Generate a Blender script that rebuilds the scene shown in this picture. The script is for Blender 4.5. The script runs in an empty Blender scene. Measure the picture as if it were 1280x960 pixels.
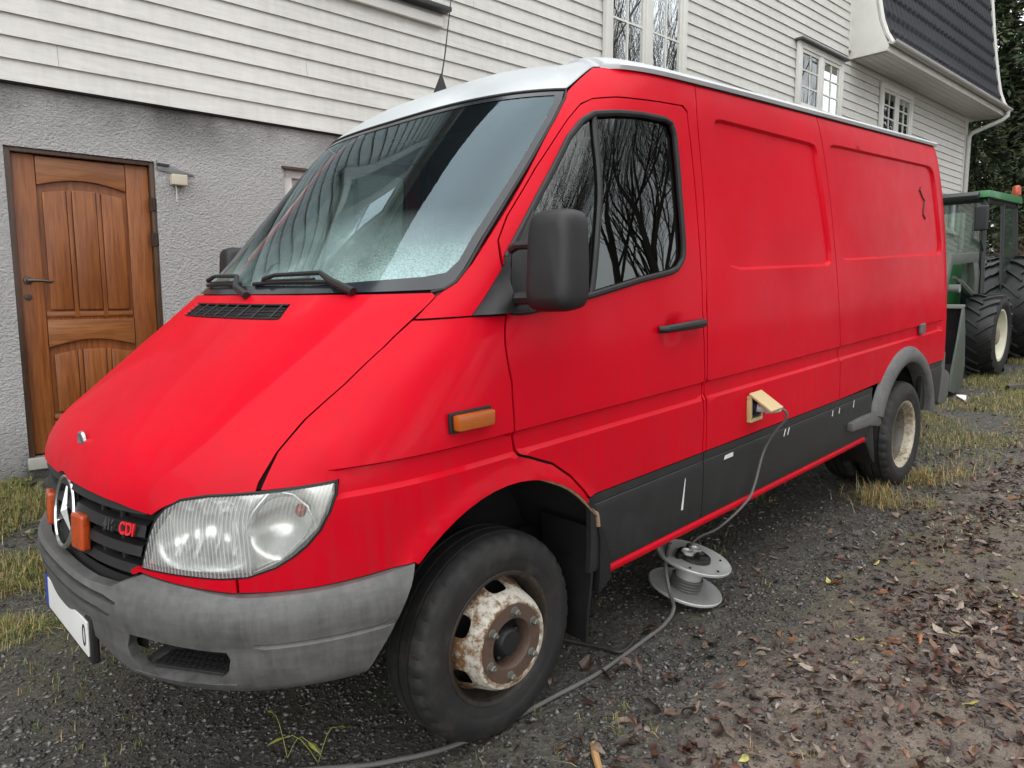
import bpy, bmesh, math, random
import numpy as np
from mathutils import Vector, Matrix, noise
from mathutils.geometry import delaunay_2d_cdt
R=math.radians; PI=math.pi
scene=bpy.context.scene; COL=scene.collection
random.seed(7); rng=np.random.default_rng(11)

# ------------------------------------------------------------ camera
cam_d=bpy.data.cameras.new('camera'); cam=bpy.data.objects.new('camera',cam_d); COL.objects.link(cam); scene.camera=cam
cam_d.sensor_fit='HORIZONTAL'; cam_d.sensor_width=36.0; cam_d.lens=899.6*36/1280
cam_d.clip_start=.05; cam_d.clip_end=600
_rt=Vector((0.69534799,0.71867009,-0.00211235)); _up=Vector((-0.08612337,0.08624585,0.99254442)); _fw=Vector((-0.71349417,0.68998185,-0.12186516))
cam.matrix_world=Matrix(((_rt.x,_up.x,-_fw.x,2.53296),(_rt.y,_up.y,-_fw.y,-.42080),(_rt.z,_up.z,-_fw.z,1.51722),(0,0,0,1)))

# ------------------------------------------------------------ world, sun, exposure
SUN_EL=R(58); SUN_AZ=R(120)
w=bpy.data.worlds.new('World'); scene.world=w; w.use_nodes=True
nt=w.node_tree; nt.nodes.clear()
wo=nt.nodes.new('ShaderNodeOutputWorld'); bg=nt.nodes.new('ShaderNodeBackground'); sky=nt.nodes.new('ShaderNodeTexSky')
sky.sky_type='NISHITA'; sky.sun_disc=False; sky.sun_elevation=SUN_EL; sky.sun_rotation=SUN_AZ; sky.dust_density=1.0; sky.air_density=1.0
hs=nt.nodes.new('ShaderNodeHueSaturation'); hs.inputs['Saturation'].default_value=.34
tc=nt.nodes.new('ShaderNodeTexCoord'); nz=nt.nodes.new('ShaderNodeTexNoise'); nz.inputs['Scale'].default_value=2.2; nz.inputs['Detail'].default_value=4
rp=nt.nodes.new('ShaderNodeMapRange'); rp.inputs[1].default_value=.3; rp.inputs[2].default_value=.7; rp.inputs[3].default_value=.82; rp.inputs[4].default_value=1.15
mx=nt.nodes.new('ShaderNodeMixRGB'); mx.blend_type='MULTIPLY'; mx.inputs[0].default_value=1
nt.links.new(tc.outputs['Generated'],nz.inputs['Vector']); nt.links.new(nz.outputs['Fac'],rp.inputs[0])
cl=nt.nodes.new('ShaderNodeMixRGB'); cl.inputs[0].default_value=.72; cl.inputs[2].default_value=(4.6,4.85,5.25,1)  # cloud deck over the clear sky
nt.links.new(sky.outputs[0],cl.inputs[1]); nt.links.new(cl.outputs[0],hs.inputs['Color']); nt.links.new(hs.outputs[0],mx.inputs[1]); nt.links.new(rp.outputs[0],mx.inputs[2])
nt.links.new(mx.outputs[0],bg.inputs[0]); bg.inputs[1].default_value=.14; nt.links.new(bg.outputs[0],wo.inputs[0])
sd=bpy.data.lights.new('overcast_sun','SUN'); sd.energy=1.5; sd.angle=R(120); sd.color=(1,.985,.96)
so=bpy.data.objects.new('overcast_sun',sd); COL.objects.link(so)
_d=Vector((math.sin(SUN_AZ)*math.cos(SUN_EL),math.cos(SUN_AZ)*math.cos(SUN_EL),math.sin(SUN_EL)))
so.rotation_euler=_d.to_track_quat('Z','Y').to_euler()
scene.view_settings.view_transform='Standard'; scene.view_settings.look='None'; scene.view_settings.gamma=1
scene.view_settings.exposure=1.16
scene.cycles.max_bounces=7; scene.cycles.transparent_max_bounces=12; scene.cycles.caustics_reflective=False; scene.cycles.caustics_refractive=False
scene.cycles.use_denoising=True

# ------------------------------------------------------------ helpers
def clean(p): return p
def tag(o,label=None,cat=None,group=None,kind=None):
    if label: o['label']=label
    if cat: o['category']=cat
    if group: o['group']=group
    if kind: o['kind']=kind
    return o
def empty(name,loc=(0,0,0),rot=(0,0,0),parent=None):
    o=bpy.data.objects.new(name,None); COL.objects.link(o); o.location=loc; o.rotation_euler=rot; o.empty_display_size=.2
    if parent: o.parent=parent
    return o
def mk(name,verts,faces,mat,parent=None,smooth=False,angle=35,uv=None):
    me=bpy.data.meshes.new(name); me.from_pydata([tuple(v) for v in verts],[],[tuple(f) for f in faces])
    if isinstance(mat,(list,tuple)):
        for m_ in mat: me.materials.append(m_)
    else: me.materials.append(mat)
    if uv is not None:
        ul=me.uv_layers.new(name='UVMap'); li=np.zeros(len(me.loops),dtype=np.int32); me.loops.foreach_get('vertex_index',li)
        ul.data.foreach_set('uv',np.asarray(uv,dtype=np.float32)[li].ravel())
    if smooth:
        me.shade_smooth()
        if angle: me.set_sharp_from_angle(angle=R(angle))
    me.update()
    o=bpy.data.objects.new(name,me); COL.objects.link(o)
    if parent: o.parent=parent
    return o
class MB:
    def __init__(s): s.v=[]; s.f=[]
    def add(s,v,f):
        n=len(s.v); s.v+= [tuple(x) for x in v]; s.f+=[tuple(i+n for i in q) for q in f]; return s
    def box(s,x0,x1,y0,y1,z0,z1):
        return s.add([(x0,y0,z0),(x1,y0,z0),(x1,y1,z0),(x0,y1,z0),(x0,y0,z1),(x1,y0,z1),(x1,y1,z1),(x0,y1,z1)],
              [(0,3,2,1),(4,5,6,7),(0,1,5,4),(1,2,6,5),(2,3,7,6),(3,0,4,7)])
    def tube(s,pts,r,n=8,caps=True):
        pts=[Vector(p) for p in pts]; rs=r if isinstance(r,(list,tuple)) else [r]*len(pts)
        vs=[]; fs=[]; up=None
        for i,p in enumerate(pts):
            t=(pts[min(i+1,len(pts)-1)]-pts[max(i-1,0)]).normalized()
            if up is None: up=Vector((0,0,1)) if abs(t.z)<.9 else Vector((1,0,0))
            a=t.cross(up).normalized(); up=a.cross(t).normalized()
            for k in range(n):
                c=2*PI*k/n; vs.append(p+rs[i]*(math.cos(c)*a+math.sin(c)*up))
        for i in range(len(pts)-1):
            for k in range(n):
                fs.append((i*n+k,i*n+(k+1)%n,(i+1)*n+(k+1)%n,(i+1)*n+k))
        if caps: fs.append(tuple(range(n))[::-1]); fs.append(tuple((len(pts)-1)*n+k for k in range(n)))
        return s.add(vs,fs)
    def lathe(s,prof,axis='X',c=(0,0,0),n=48,a0=0,closed=False):
        # prof: list of (axial, radius)
        vs=[]; fs=[]
        for (h,r) in prof:
            for k in range(n):
                t=a0+2*PI*k/n; u,v_=r*math.cos(t),r*math.sin(t)
                if axis=='X': vs.append((c[0]+h,c[1]+u,c[2]+v_))
                elif axis=='Y': vs.append((c[0]+v_,c[1]+h,c[2]+u))
                else: vs.append((c[0]+u,c[1]+v_,c[2]+h))
        m=len(prof)
        for i in range(m if closed else m-1):
            j=(i+1)%m
            for k in range(n): fs.append((i*n+k,i*n+(k+1)%n,j*n+(k+1)%n,j*n+k))
        return s.add(vs,fs)
    def prism(s,poly,x0,x1,plane='YZ'):
        n=len(poly)
        def P(a,b,x): return (x,a,b) if plane=='YZ' else ((a,x,b) if plane=='XZ' else (a,b,x))
        vs=[P(a,b,x0) for a,b in poly]+[P(a,b,x1) for a,b in poly]
        fs=[tuple(range(n))[::-1],tuple(range(n,2*n))]+[(i,(i+1)%n,(i+1)%n+n,i+n) for i in range(n)]
        return s.add(vs,fs)
    def sphere(s,c,r,n=12,m=8,sc=(1,1,1)):
        prof=[(-math.cos(PI*i/m)*r,max(1e-4,math.sin(PI*i/m)*r)) for i in range(m+1)]
        b=len(s.v); s.lathe(prof,'Z',(0,0,0),n)
        for i in range(b,len(s.v)): v=s.v[i]; s.v[i]=(c[0]+v[0]*sc[0],c[1]+v[1]*sc[1],c[2]+v[2]*sc[2])
        return s
    def build(s,name,mat,parent=None,smooth=False,angle=35,bevel=0,seg=2):
        o=mk(name,s.v,s.f,mat,parent,smooth,angle)
        bm=bmesh.new(); bm.from_mesh(o.data); bmesh.ops.recalc_face_normals(bm,faces=bm.faces)
        if bevel:
            ed=[e for e in bm.edges if len(e.link_faces)==2 and e.calc_face_angle(0)>R(30)]
            bmesh.ops.bevel(bm,geom=ed,offset=bevel,segments=seg,profile=.6,affect='EDGES',clamp_overlap=True)
        bm.to_mesh(o.data); bm.free()
        if bevel or smooth:
            o.data.shade_smooth(); o.data.set_sharp_from_angle(angle=R(angle))
        return o
def rbox(name,c,size,rad,mat,parent=None,rot=None,seg=4):
    x,y,z=[a/2 for a in size]; b=MB().box(-x,x,-y,y,-z,z)
    o=b.build(name,mat,parent,bevel=rad,seg=seg,angle=50)
    o.location=c
    if rot: o.rotation_euler=rot
    return o

# ---- materials
def mat(name): 
    m=bpy.data.materials.new(name); m.use_nodes=True; return m,m.node_tree,m.node_tree.nodes['Principled BSDF']
def N(nt,t,**k):
    n=nt.nodes.new(t)
    for a,b in k.items():
        if a.startswith('i_'): n.inputs[a[2:].replace('_',' ')].default_value=b
        else: setattr(n,a,b)
    return n
def coords(nt,kind='Object',scale=(1,1,1),rot=(0,0,0)):
    t=N(nt,'ShaderNodeTexCoord'); m=N(nt,'ShaderNodeMapping'); m.inputs['Scale'].default_value=scale; m.inputs['Rotation'].default_value=rot
    nt.links.new(t.outputs[kind],m.inputs[0]); return m.outputs[0]
def noise_(nt,vec,scale,detail=4,rough=.55):
    n=N(nt,'ShaderNodeTexNoise'); n.inputs['Scale'].default_value=scale; n.inputs['Detail'].default_value=detail; n.inputs['Roughness'].default_value=rough
    nt.links.new(vec,n.inputs['Vector']); return n.outputs['Fac']
def ramp(nt,fac,stops):
    r=N(nt,'ShaderNodeValToRGB'); e=r.color_ramp.elements
    while len(e)<len(stops): e.new(.5)
    for i,(p,c) in enumerate(stops):
        e[i].position=p; e[i].color=(c[0],c[1],c[2],1) if not isinstance(c,(int,float)) else (c,c,c,1)
    nt.links.new(fac,r.inputs[0]); return r.outputs[0]
def mixc(nt,fac,a,b,mode='MIX'):
    m=N(nt,'ShaderNodeMixRGB',blend_type=mode)
    for i,x in ((0,fac),(1,a),(2,b)):
        if isinstance(x,(int,float)): m.inputs[i].default_value=x
        elif isinstance(x,tuple): m.inputs[i].default_value=(x[0],x[1],x[2],1)
        else: nt.links.new(x,m.inputs[i])
    return m.outputs[0]
def bump(nt,p,h,strength=.3,dist=.01):
    b=N(nt,'ShaderNodeBump'); b.inputs['Strength'].default_value=strength; b.inputs['Distance'].default_value=dist
    nt.links.new(h,b.inputs['Height']); nt.links.new(b.outputs[0],p.inputs['Normal']); return b
def simple(name,col,rough=.5,metal=0,noise_amt=.25,nscale=12,bmp=0,spec=None,coat=0):
    m,nt,p=mat(name); v=coords(nt); f=noise_(nt,v,nscale,5)
    c=mixc(nt,f,tuple(x*(1-noise_amt) for x in col),tuple(min(1,x*(1+noise_amt)) for x in col))
    nt.links.new(c,p.inputs['Base Color']); p.inputs['Metallic'].default_value=metal
    r=ramp(nt,f,[(0,max(0,rough-.1)),(1,min(1,rough+.1))]); nt.links.new(r,p.inputs['Roughness'])
    if bmp: bump(nt,p,noise_(nt,v,nscale*4,4),bmp,.004)
    if coat: p.inputs['Coat Weight'].default_value=coat; p.inputs['Coat Roughness'].default_value=.08
    return m
# ------------------------------------------------------------ materials
def m_paint(name,col,drip=.35,rough=.42,coat=.35,croug=.16,dirt=(.05,.04,.035)):
    m,nt,p=mat(name); v=coords(nt); vs=coords(nt,'Object',(9,9,.8))
    big=noise_(nt,v,1.3,3); st=noise_(nt,vs,3.0,5,.65)
    c=mixc(nt,ramp(nt,big,[(.3,0.),(.7,1.)]),tuple(x*.9 for x in col),tuple(min(1,x*1.08) for x in col))
    # road dirt runs, stronger low on the body
    tcn=N(nt,'ShaderNodeTexCoord'); sp=N(nt,'ShaderNodeSeparateXYZ'); nt.links.new(tcn.outputs['Object'],sp.inputs[0])
    low=N(nt,'ShaderNodeMapRange'); low.inputs[1].default_value=1.25; low.inputs[2].default_value=.35; low.inputs[3].default_value=.10; low.inputs[4].default_value=1.; nt.links.new(sp.outputs[2],low.inputs[0])
    d=N(nt,'ShaderNodeMath',operation='MULTIPLY'); nt.links.new(ramp(nt,st,[(.45,0.),(.8,1.)]),d.inputs[0]); nt.links.new(low.outputs[0],d.inputs[1])
    d2=N(nt,'ShaderNodeMath',operation='MULTIPLY'); nt.links.new(d.outputs[0],d2.inputs[0]); d2.inputs[1].default_value=drip
    c=mixc(nt,d2.outputs[0],c,dirt); nt.links.new(c,p.inputs['Base Color'])
    nt.links.new(ramp(nt,noise_(nt,v,7,5),[(.25,rough-.08),(.75,rough+.12)]),p.inputs['Roughness'])
    p.inputs['Coat Weight'].default_value=coat; p.inputs['Coat Roughness'].default_value=croug
    bump(nt,p,noise_(nt,v,5,2),.04,.01)
    return m
RED=m_paint('red_paint',(.55,.0003,.0125),drip=.45,rough=.5,coat=.13,croug=.10); RED.node_tree.nodes['Principled BSDF'].inputs['Specular IOR Level'].default_value=.08
WHITE_P=m_paint('white_roof_paint',(.46,.49,.50),.2,.4,.3,.2,(.2,.19,.16))
def m_plastic(name,a,b,rough=.55):
    m,nt,p=mat(name); v=coords(nt); vs=coords(nt,'Object',(3,3,14)); vt=coords(nt,'Object',(14,14,1.5))
    f=mixc(nt,.5,noise_(nt,v,4,6,.7),noise_(nt,vs,3,6,.7)); f=mixc(nt,.35,f,noise_(nt,vt,2.5,5,.7))
    nt.links.new(ramp(nt,f,[(.3,a),(.7,b)]),p.inputs['Base Color']); nt.links.new(ramp(nt,f,[(.3,rough-.12),(.7,rough+.12)]),p.inputs['Roughness'])
    bump(nt,p,noise_(nt,v,300,2),.15,.001); return m
GREYPL=m_plastic('weathered_grey_plastic',(.034,.035,.036),(.150,.148,.142),.5)
BLACKPL=m_plastic('dull_black_plastic',(.004,.004,.0045),(.011,.011,.0115),.52)
CLAD=m_plastic('black_cladding',(.0075,.008,.0085),(.021,.0215,.022),.55)
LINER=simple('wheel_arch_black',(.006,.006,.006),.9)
RUBBER=simple('black_rubber',(.006,.006,.006),.6,bmp=.1,nscale=30)
def m_tyre():
    m,nt,p=mat('tyre_rubber'); v=coords(nt); f=noise_(nt,v,9,6,.7)
    nt.links.new(ramp(nt,f,[(.3,(.006,.006,.0065)),(.52,(.013,.0125,.012)),(.75,(.042,.038,.033))]),p.inputs['Base Color'])
    p.inputs['Roughness'].default_value=.68; bump(nt,p,noise_(nt,v,90,4),.25,.002); return m
TYRE=m_tyre()
def m_rust(name,base,rust1,rust2,lo=.47,hi=.58,scale=14,ring=0):
    m,nt,p=mat(name); v=coords(nt); a=noise_(nt,v,scale*.25,3); b=noise_(nt,v,scale*3,8,.7); f=mixc(nt,.62,a,b)
    if ring:   # rust creeping out from the bolted centre and in from the slots
        s=N(nt,'ShaderNodeSeparateXYZ'); nt.links.new(v,s.inputs[0]); cm=N(nt,'ShaderNodeCombineXYZ'); nt.links.new(s.outputs[1],cm.inputs[0]); nt.links.new(s.outputs[2],cm.inputs[1])
        ln=N(nt,'ShaderNodeVectorMath',operation='LENGTH'); nt.links.new(cm.outputs[0],ln.inputs[0])
        rr=ramp(nt,ln.outputs['Value'],[(.130,.60),(.143,.49),(.158,.455),(.176,.60)]); f=mixc(nt,.42,f,rr)
    k=ramp(nt,f,[(lo,0.),(hi,1.)]); r=ramp(nt,noise_(nt,v,scale*4,6,.7),[(.3,rust1),(.7,rust2)])
    nt.links.new(mixc(nt,k,base,r),p.inputs['Base Color']); nt.links.new(ramp(nt,k,[(0,.5),(1,.9)]),p.inputs['Roughness'])
    bump(nt,p,k,.3,.002); return m
RIMW=m_rust('rusty_white_rim',(.50,.475,.41),(.075,.032,.012),(.235,.135,.055),.478,.545,ring=1)
RIMB=m_rust('brown_rusty_steel',(.075,.05,.038),(.05,.022,.012),(.13,.075,.045),.4,.7)
RIMD=m_rust('dark_rim_edge',(.018,.015,.013),(.035,.019,.011),(.10,.075,.055),.45,.7)
RIMC=m_rust('cream_rim',(.50,.46,.36),(.10,.06,.03),(.25,.18,.10),.45,.62)
HUBM=simple('greasy_hub',(.02,.02,.022),.5,.4,bmp=.2,nscale=25)
NUTM=simple('weathered_nut',(.20,.20,.17),.5,.7,nscale=60)
ARCHRUST=m_rust('rusty_arch_edge',(.30,.24,.17),(.10,.04,.012),(.42,.22,.08),.38,.6,20)
CHROME=simple('dull_chrome',(.78,.79,.80),.16,1,.05)
SILVER=simple('badge_silver',(.6,.6,.6),.3,1,.1)
DGREY=simple('badge_dark_grey',(.10,.10,.10),.4,.6)
REDTXT=simple('badge_red',(.65,.02,.03),.4)
REFL=simple('lamp_reflector',(.86,.87,.85),.24,.68,.06,4)
def m_glass(name,tint,boost=1.0,rough=0.0,milk=0.0,milkcol=(.6,.65,.62),cond=False,ribs=False,refl=.0,gcol=(.95,1,.98)):
    m=bpy.data.materials.new(name); m.use_nodes=True; nt=m.node_tree; nt.nodes.clear(); out=N(nt,'ShaderNodeOutputMaterial')
    tr=N(nt,'ShaderNodeBsdfTransparent'); tr.inputs[0].default_value=(*tint,1); gl=N(nt,'ShaderNodeBsdfGlossy'); gl.inputs['Roughness'].default_value=rough
    gl.inputs[0].default_value=(*gcol,1)
    fr=N(nt,'ShaderNodeFresnel'); fr.inputs[0].default_value=1.55
    mr=N(nt,'ShaderNodeMapRange'); mr.inputs[3].default_value=refl; mr.inputs[4].default_value=boost+refl; nt.links.new(fr.outputs[0],mr.inputs[0]); mr.clamp=False
    base=tr.outputs[0]
    if milk or cond:
        df=N(nt,'ShaderNodeBsdfDiffuse'); df.inputs[0].default_value=(*milkcol,1); mm=N(nt,'ShaderNodeMixShader'); mm.inputs[0].default_value=milk
        if cond:
            t=N(nt,'ShaderNodeTexCoord'); s=N(nt,'ShaderNodeSeparateXYZ'); nt.links.new(t.outputs['Object'],s.inputs[0])
            h=N(nt,'ShaderNodeMapRange'); h.inputs[1].default_value=1.74; h.inputs[2].default_value=1.50; h.inputs[3].default_value=0; h.inputs[4].default_value=.72; nt.links.new(s.outputs[2],h.inputs[0])
            big=noise_(nt,t.outputs['Object'],2.6,4); fine=noise_(nt,t.outputs['Object'],170,3)
            a=N(nt,'ShaderNodeMath',operation='MULTIPLY'); nt.links.new(h.outputs[0],a.inputs[0]); nt.links.new(ramp(nt,big,[(.35,.25),(.62,1.)]),a.inputs[1])
            b2=N(nt,'ShaderNodeMath',operation='MULTIPLY'); nt.links.new(a.outputs[0],b2.inputs[0]); nt.links.new(ramp(nt,fine,[(.35,.55),(.62,1.)]),b2.inputs[1])
            ad=N(nt,'ShaderNodeMath',operation='ADD'); ad.inputs[1].default_value=milk; nt.links.new(b2.outputs[0],ad.inputs[0]); nt.links.new(ad.outputs[0],mm.inputs[0])
        nt.links.new(tr.outputs[0],mm.inputs[1]); nt.links.new(df.outputs[0],mm.inputs[2]); base=mm.outputs[0]
    ms=N(nt,'ShaderNodeMixShader'); nt.links.new(mr.outputs[0],ms.inputs[0]); nt.links.new(base,ms.inputs[1]); nt.links.new(gl.outputs[0],ms.inputs[2]); nt.links.new(ms.outputs[0],out.inputs[0])
    if ribs:
        t=N(nt,'ShaderNodeTexCoord'); wv=N(nt,'ShaderNodeTexWave',wave_type='BANDS',bands_direction='X'); wv.inputs['Scale'].default_value=31; wv.inputs['Distortion'].default_value=0
        nt.links.new(t.outputs['UV'],wv.inputs['Vector']); b=N(nt,'ShaderNodeBump'); b.inputs['Strength'].default_value=.8; b.inputs['Distance'].default_value=.006
        nt.links.new(wv.outputs['Fac'],b.inputs['Height']); nt.links.new(b.outputs[0],gl.inputs['Normal'])
        if milk or cond: nt.links.new(b.outputs[0],df.inputs['Normal'])
        # pressed ribs only over the main lamp, smooth over the indicator
        sx_=N(nt,'ShaderNodeSeparateXYZ'); nt.links.new(t.outputs['UV'],sx_.inputs[0])
        k1=N(nt,'ShaderNodeMapRange'); k1.inputs[1].default_value=.87; k1.inputs[2].default_value=.855; k1.inputs[3].default_value=.02; k1.inputs[4].default_value=.22; nt.links.new(sx_.outputs[0],k1.inputs[0])
        k2=N(nt,'ShaderNodeMath',operation='MULTIPLY'); nt.links.new(k1.outputs[0],k2.inputs[0]); nt.links.new(wv.outputs['Fac'],k2.inputs[1])
        k3=N(nt,'ShaderNodeMath',operation='ADD'); k3.inputs[1].default_value=milk*.9; nt.links.new(k2.outputs[0],k3.inputs[0]); nt.links.new(k3.outputs[0],mm.inputs[0])
    return m
WS=m_glass('windscreen_glass',(.42,.60,.53),.60,0,.0,(.42,.60,.56),True,refl=.062,gcol=(.70,.90,1.0))
SG=m_glass('side_window_glass',(.22,.25,.24),.75,refl=.06)
LENS=m_glass('headlight_lens',(.95,.96,.94),.9,.07,.17,(.85,.87,.86),False,True)
HGC=m_glass('clear_house_window_glass',(.85,.87,.86),1.0,refl=.05)
HG=m_glass('house_window_glass',(.12,.13,.13),1.2,refl=.14)
TG=m_glass('tractor_glass',(.55,.66,.58),.9,.02,.20,(.20,.28,.23),refl=.08)
def m_amber():
    m,nt,p=mat('amber_plastic'); v=coords(nt); wv=N(nt,'ShaderNodeTexWave'); wv.inputs['Scale'].default_value=60; nt.links.new(v,wv.inputs[0])
    p.inputs['Base Color'].default_value=(.5,.10,.008,1); p.inputs['Roughness'].default_value=.25; p.inputs['Coat Weight'].default_value=.5
    p.inputs['Transmission Weight'].default_value=.25
    nt.links.new(mixc(nt,noise_(nt,v,20,3),(.40,.075,.006),(.62,.17,.014)),p.inputs['Base Color'])
    bump(nt,p,wv.outputs['Fac'],.15,.002); return m
AMBER=m_amber()
ORANGE=simple('orange_lamp_plastic',(.42,.055,.006),.28,0,.35,30,coat=.4)
PLATEW=simple('plate_white',(.72,.72,.70),.4,0,.05)
PLATEB=simple('plate_blue',(.01,.05,.35),.4)
SEATM=simple('seat_cloth',(.03,.03,.034),.9); DASH=simple('dashboard_plastic',(.10,.10,.105),.7); LINING=simple('cab_lining',(.16,.16,.155),.8); PAPER=simple('paper',(.75,.78,.76),.7,0,.04)
SOCKY=simple('yellowed_cover',(.50,.40,.20),.45,0,.1); PLUGW=simple('plug_white',(.6,.6,.58),.45,0,.12,30); PLUGB=simple('socket_blue_black',(.01,.013,.03),.5)
CABLE=simple('grey_cable',(.10,.097,.09),.55,0,.45,10,.1); CABLEB=simple('dark_cable',(.03,.026,.024),.55,0,.3,10)
GALV=simple('galvanised_reel',(.50,.51,.49),.42,.35,.22,9,.15)
def m_siding():
    m,nt,p=mat('white_siding_paint'); v=coords(nt,'Object',(1,1.2,9)); v2=coords(nt); vv=coords(nt,'Object',(6,10,1.2))
    a=noise_(nt,v,4,7,.7); b=noise_(nt,v2,.9,4); c3=noise_(nt,vv,2,5,.7); f=mixc(nt,.5,a,mixc(nt,.5,b,c3))
    nt.links.new(ramp(nt,f,[(.28,(.38,.375,.345)),(.43,(.53,.53,.495)),(.58,(.62,.62,.585))]),p.inputs['Base Color']); p.inputs['Roughness'].default_value=.6
    bump(nt,p,a,.35,.004); return m
SIDING=m_siding(); TRIM=simple('white_trim_paint',(.66,.66,.62),.5,0,.12,5,.05)
def m_stucco():
    m,nt,p=mat('grey_stucco'); v=coords(nt); vr=coords(nt,'Object',(1,1,1.35),(0,0,0)); big=noise_(nt,v,1.1,5,.6); fine=noise_(nt,vr,34,3,.6)
    vo=N(nt,'ShaderNodeTexVoronoi'); vo.inputs['Scale'].default_value=60; nt.links.new(vr,vo.inputs['Vector'])
    h=mixc(nt,.25,noise_(nt,vr,40,5,.75),vo.outputs['Distance'])
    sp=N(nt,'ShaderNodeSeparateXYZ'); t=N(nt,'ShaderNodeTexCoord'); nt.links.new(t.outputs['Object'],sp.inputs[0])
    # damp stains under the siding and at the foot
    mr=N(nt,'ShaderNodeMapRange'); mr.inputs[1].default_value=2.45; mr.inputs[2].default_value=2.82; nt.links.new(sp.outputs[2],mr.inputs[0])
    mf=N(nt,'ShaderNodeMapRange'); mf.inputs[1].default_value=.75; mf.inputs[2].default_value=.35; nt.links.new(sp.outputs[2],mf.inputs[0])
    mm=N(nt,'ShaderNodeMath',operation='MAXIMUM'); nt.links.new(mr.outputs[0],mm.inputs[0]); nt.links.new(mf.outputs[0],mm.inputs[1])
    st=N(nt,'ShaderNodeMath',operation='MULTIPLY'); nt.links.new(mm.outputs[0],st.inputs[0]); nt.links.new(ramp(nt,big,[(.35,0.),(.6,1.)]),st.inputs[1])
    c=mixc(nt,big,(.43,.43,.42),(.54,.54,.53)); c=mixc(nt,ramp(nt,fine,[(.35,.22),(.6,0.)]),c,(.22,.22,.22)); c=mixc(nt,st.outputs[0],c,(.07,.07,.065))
    nt.links.new(c,p.inputs['Base Color']); p.inputs['Roughness'].default_value=.85; bump(nt,p,h,1.0,.032); return m
STUCCO=m_stucco()
def m_wood(name,c0,c1,c2,vert=True):
    m,nt,p=mat(name); sc=(8,26,1.1) if vert else (8,1.1,26); v=coords(nt,'Object',sc); v2=coords(nt)
    a=noise_(nt,v,2.2,8,.65); b=noise_(nt,coords(nt,'Object',(8,90,3) if vert else (8,3,90)),2.5,4,.6); f=mixc(nt,.35,a,b)
    c=ramp(nt,f,[(.33,c0),(.5,c1),(.66,c2)]); c=mixc(nt,ramp(nt,noise_(nt,v2,1.8,4),[(.4,0.),(.75,.55)]),c,c0)
    nt.links.new(c,p.inputs['Base Color']); p.inputs['Roughness'].default_value=.42; p.inputs['Coat Weight'].default_value=.25; p.inputs['Coat Roughness'].default_value=.3; bump(nt,p,b,.12,.002); return m
WOODV=m_wood('door_wood_vertical',(.10,.028,.007),(.25,.078,.016),(.35,.125,.032)); WOODH=m_wood('door_wood_horizontal',(.105,.032,.008),(.26,.092,.022),(.36,.145,.042),False)
WOODD=m_wood('dark_frame_wood',(.03,.014,.007),(.065,.033,.017),(.11,.06,.03))
METALB=simple('bronze_hardware',(.10,.085,.07),.4,.8); HINGE=simple('rusty_hinge',(.05,.03,.02),.7,.5)
def m_tiles():
    m,nt,p=mat('dark_roof_tiles'); v=coords(nt); p.inputs['Roughness'].default_value=.62; p.inputs['Specular IOR Level'].default_value=.25
    nt.links.new(mixc(nt,noise_(nt,v,6,5),(.006,.0065,.009),(.016,.017,.024)),p.inputs['Base Color']); return m
TILES=m_tiles(); ZINC=simple('painted_gutter',(.5,.5,.48),.5,0,.15,8); CONC=simple('concrete',(.33,.32,.29),.85,0,.25,14,.3); STONE=simple('field_stone',(.22,.21,.19),.85,0,.3,9,.5)
CREAM=simple('yellowed_plastic_box',(.50,.46,.36),.5,0,.1)
BLIND=simple('white_blind',(.72,.73,.72),.6,0,.06)
TRGREEN=simple('green_tractor_paint',(.012,.16,.035),.42,0,.2,8,coat=.2); TRDARK=simple('tractor_black_frame',(.014,.017,.018),.5); TRRIM=simple('cream_tractor_rim',(.58,.57,.44),.5,0,.15,7,.1); LOADER=simple('grey_green_loader_paint',(.075,.09,.075),.5,0,.3,6,.15)
LOADERL=simple('light_grey_loader_paint',(.20,.22,.20),.5,0,.2,6); TRTYRE=simple('tractor_tyre_rubber',(.012,.0125,.013),.5,0,.3,10,.1)
# ------------------------------------------------------------ van body surface: contour parameter s, height z
def pchip(xs,ys):
    n=len(xs); h=[xs[i+1]-xs[i] for i in range(n-1)]; d=[(ys[i+1]-ys[i])/h[i] for i in range(n-1)]
    m=[0]*n; m[0]=d[0]; m[-1]=d[-1]
    for i in range(1,n-1):
        if d[i-1]*d[i]>0:
            w1=2*h[i]+h[i-1]; w2=h[i]+2*h[i-1]; m[i]=(w1+w2)/(w1/d[i-1]+w2/d[i])
    def f(x):
        if x<=xs[0]: return ys[0]+m[0]*(x-xs[0])
        if x>=xs[-1]: return ys[-1]+m[-1]*(x-xs[-1])
        lo,hi=0,n-1
        while hi-lo>1:
            mid=(lo+hi)//2
            if xs[mid]<=x: lo=mid
            else: hi=mid
        t=(x-xs[lo])/h[lo]; a=h[lo]
        return ys[lo]*(1+2*t)*(1-t)**2+m[lo]*a*t*(1-t)**2+ys[lo+1]*t*t*(3-2*t)+m[lo+1]*a*t*t*(t-1)
    return f
W_=pchip([.2,.42,.6,.85,1.03,1.2,1.4,1.7,2.0,2.15,2.24,2.30],[.935,.95,.962,.968,.967,.962,.95,.925,.89,.868,.846,.82])
YC_=pchip([.2,.5,.74,.865,.98,1.062,1.16,1.3,1.40,1.46,1.52,1.8,2.15,2.3],[.15,.14,.134,.138,.155,.198,.315,.51,.66,.755,.83,1.11,1.48,1.66])
YS_=pchip([.2,.9,1.1,1.3,1.47,1.8,2.15,2.3],[1.0,1.0,1.1,1.25,1.45,1.8,2.15,2.35])
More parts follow.
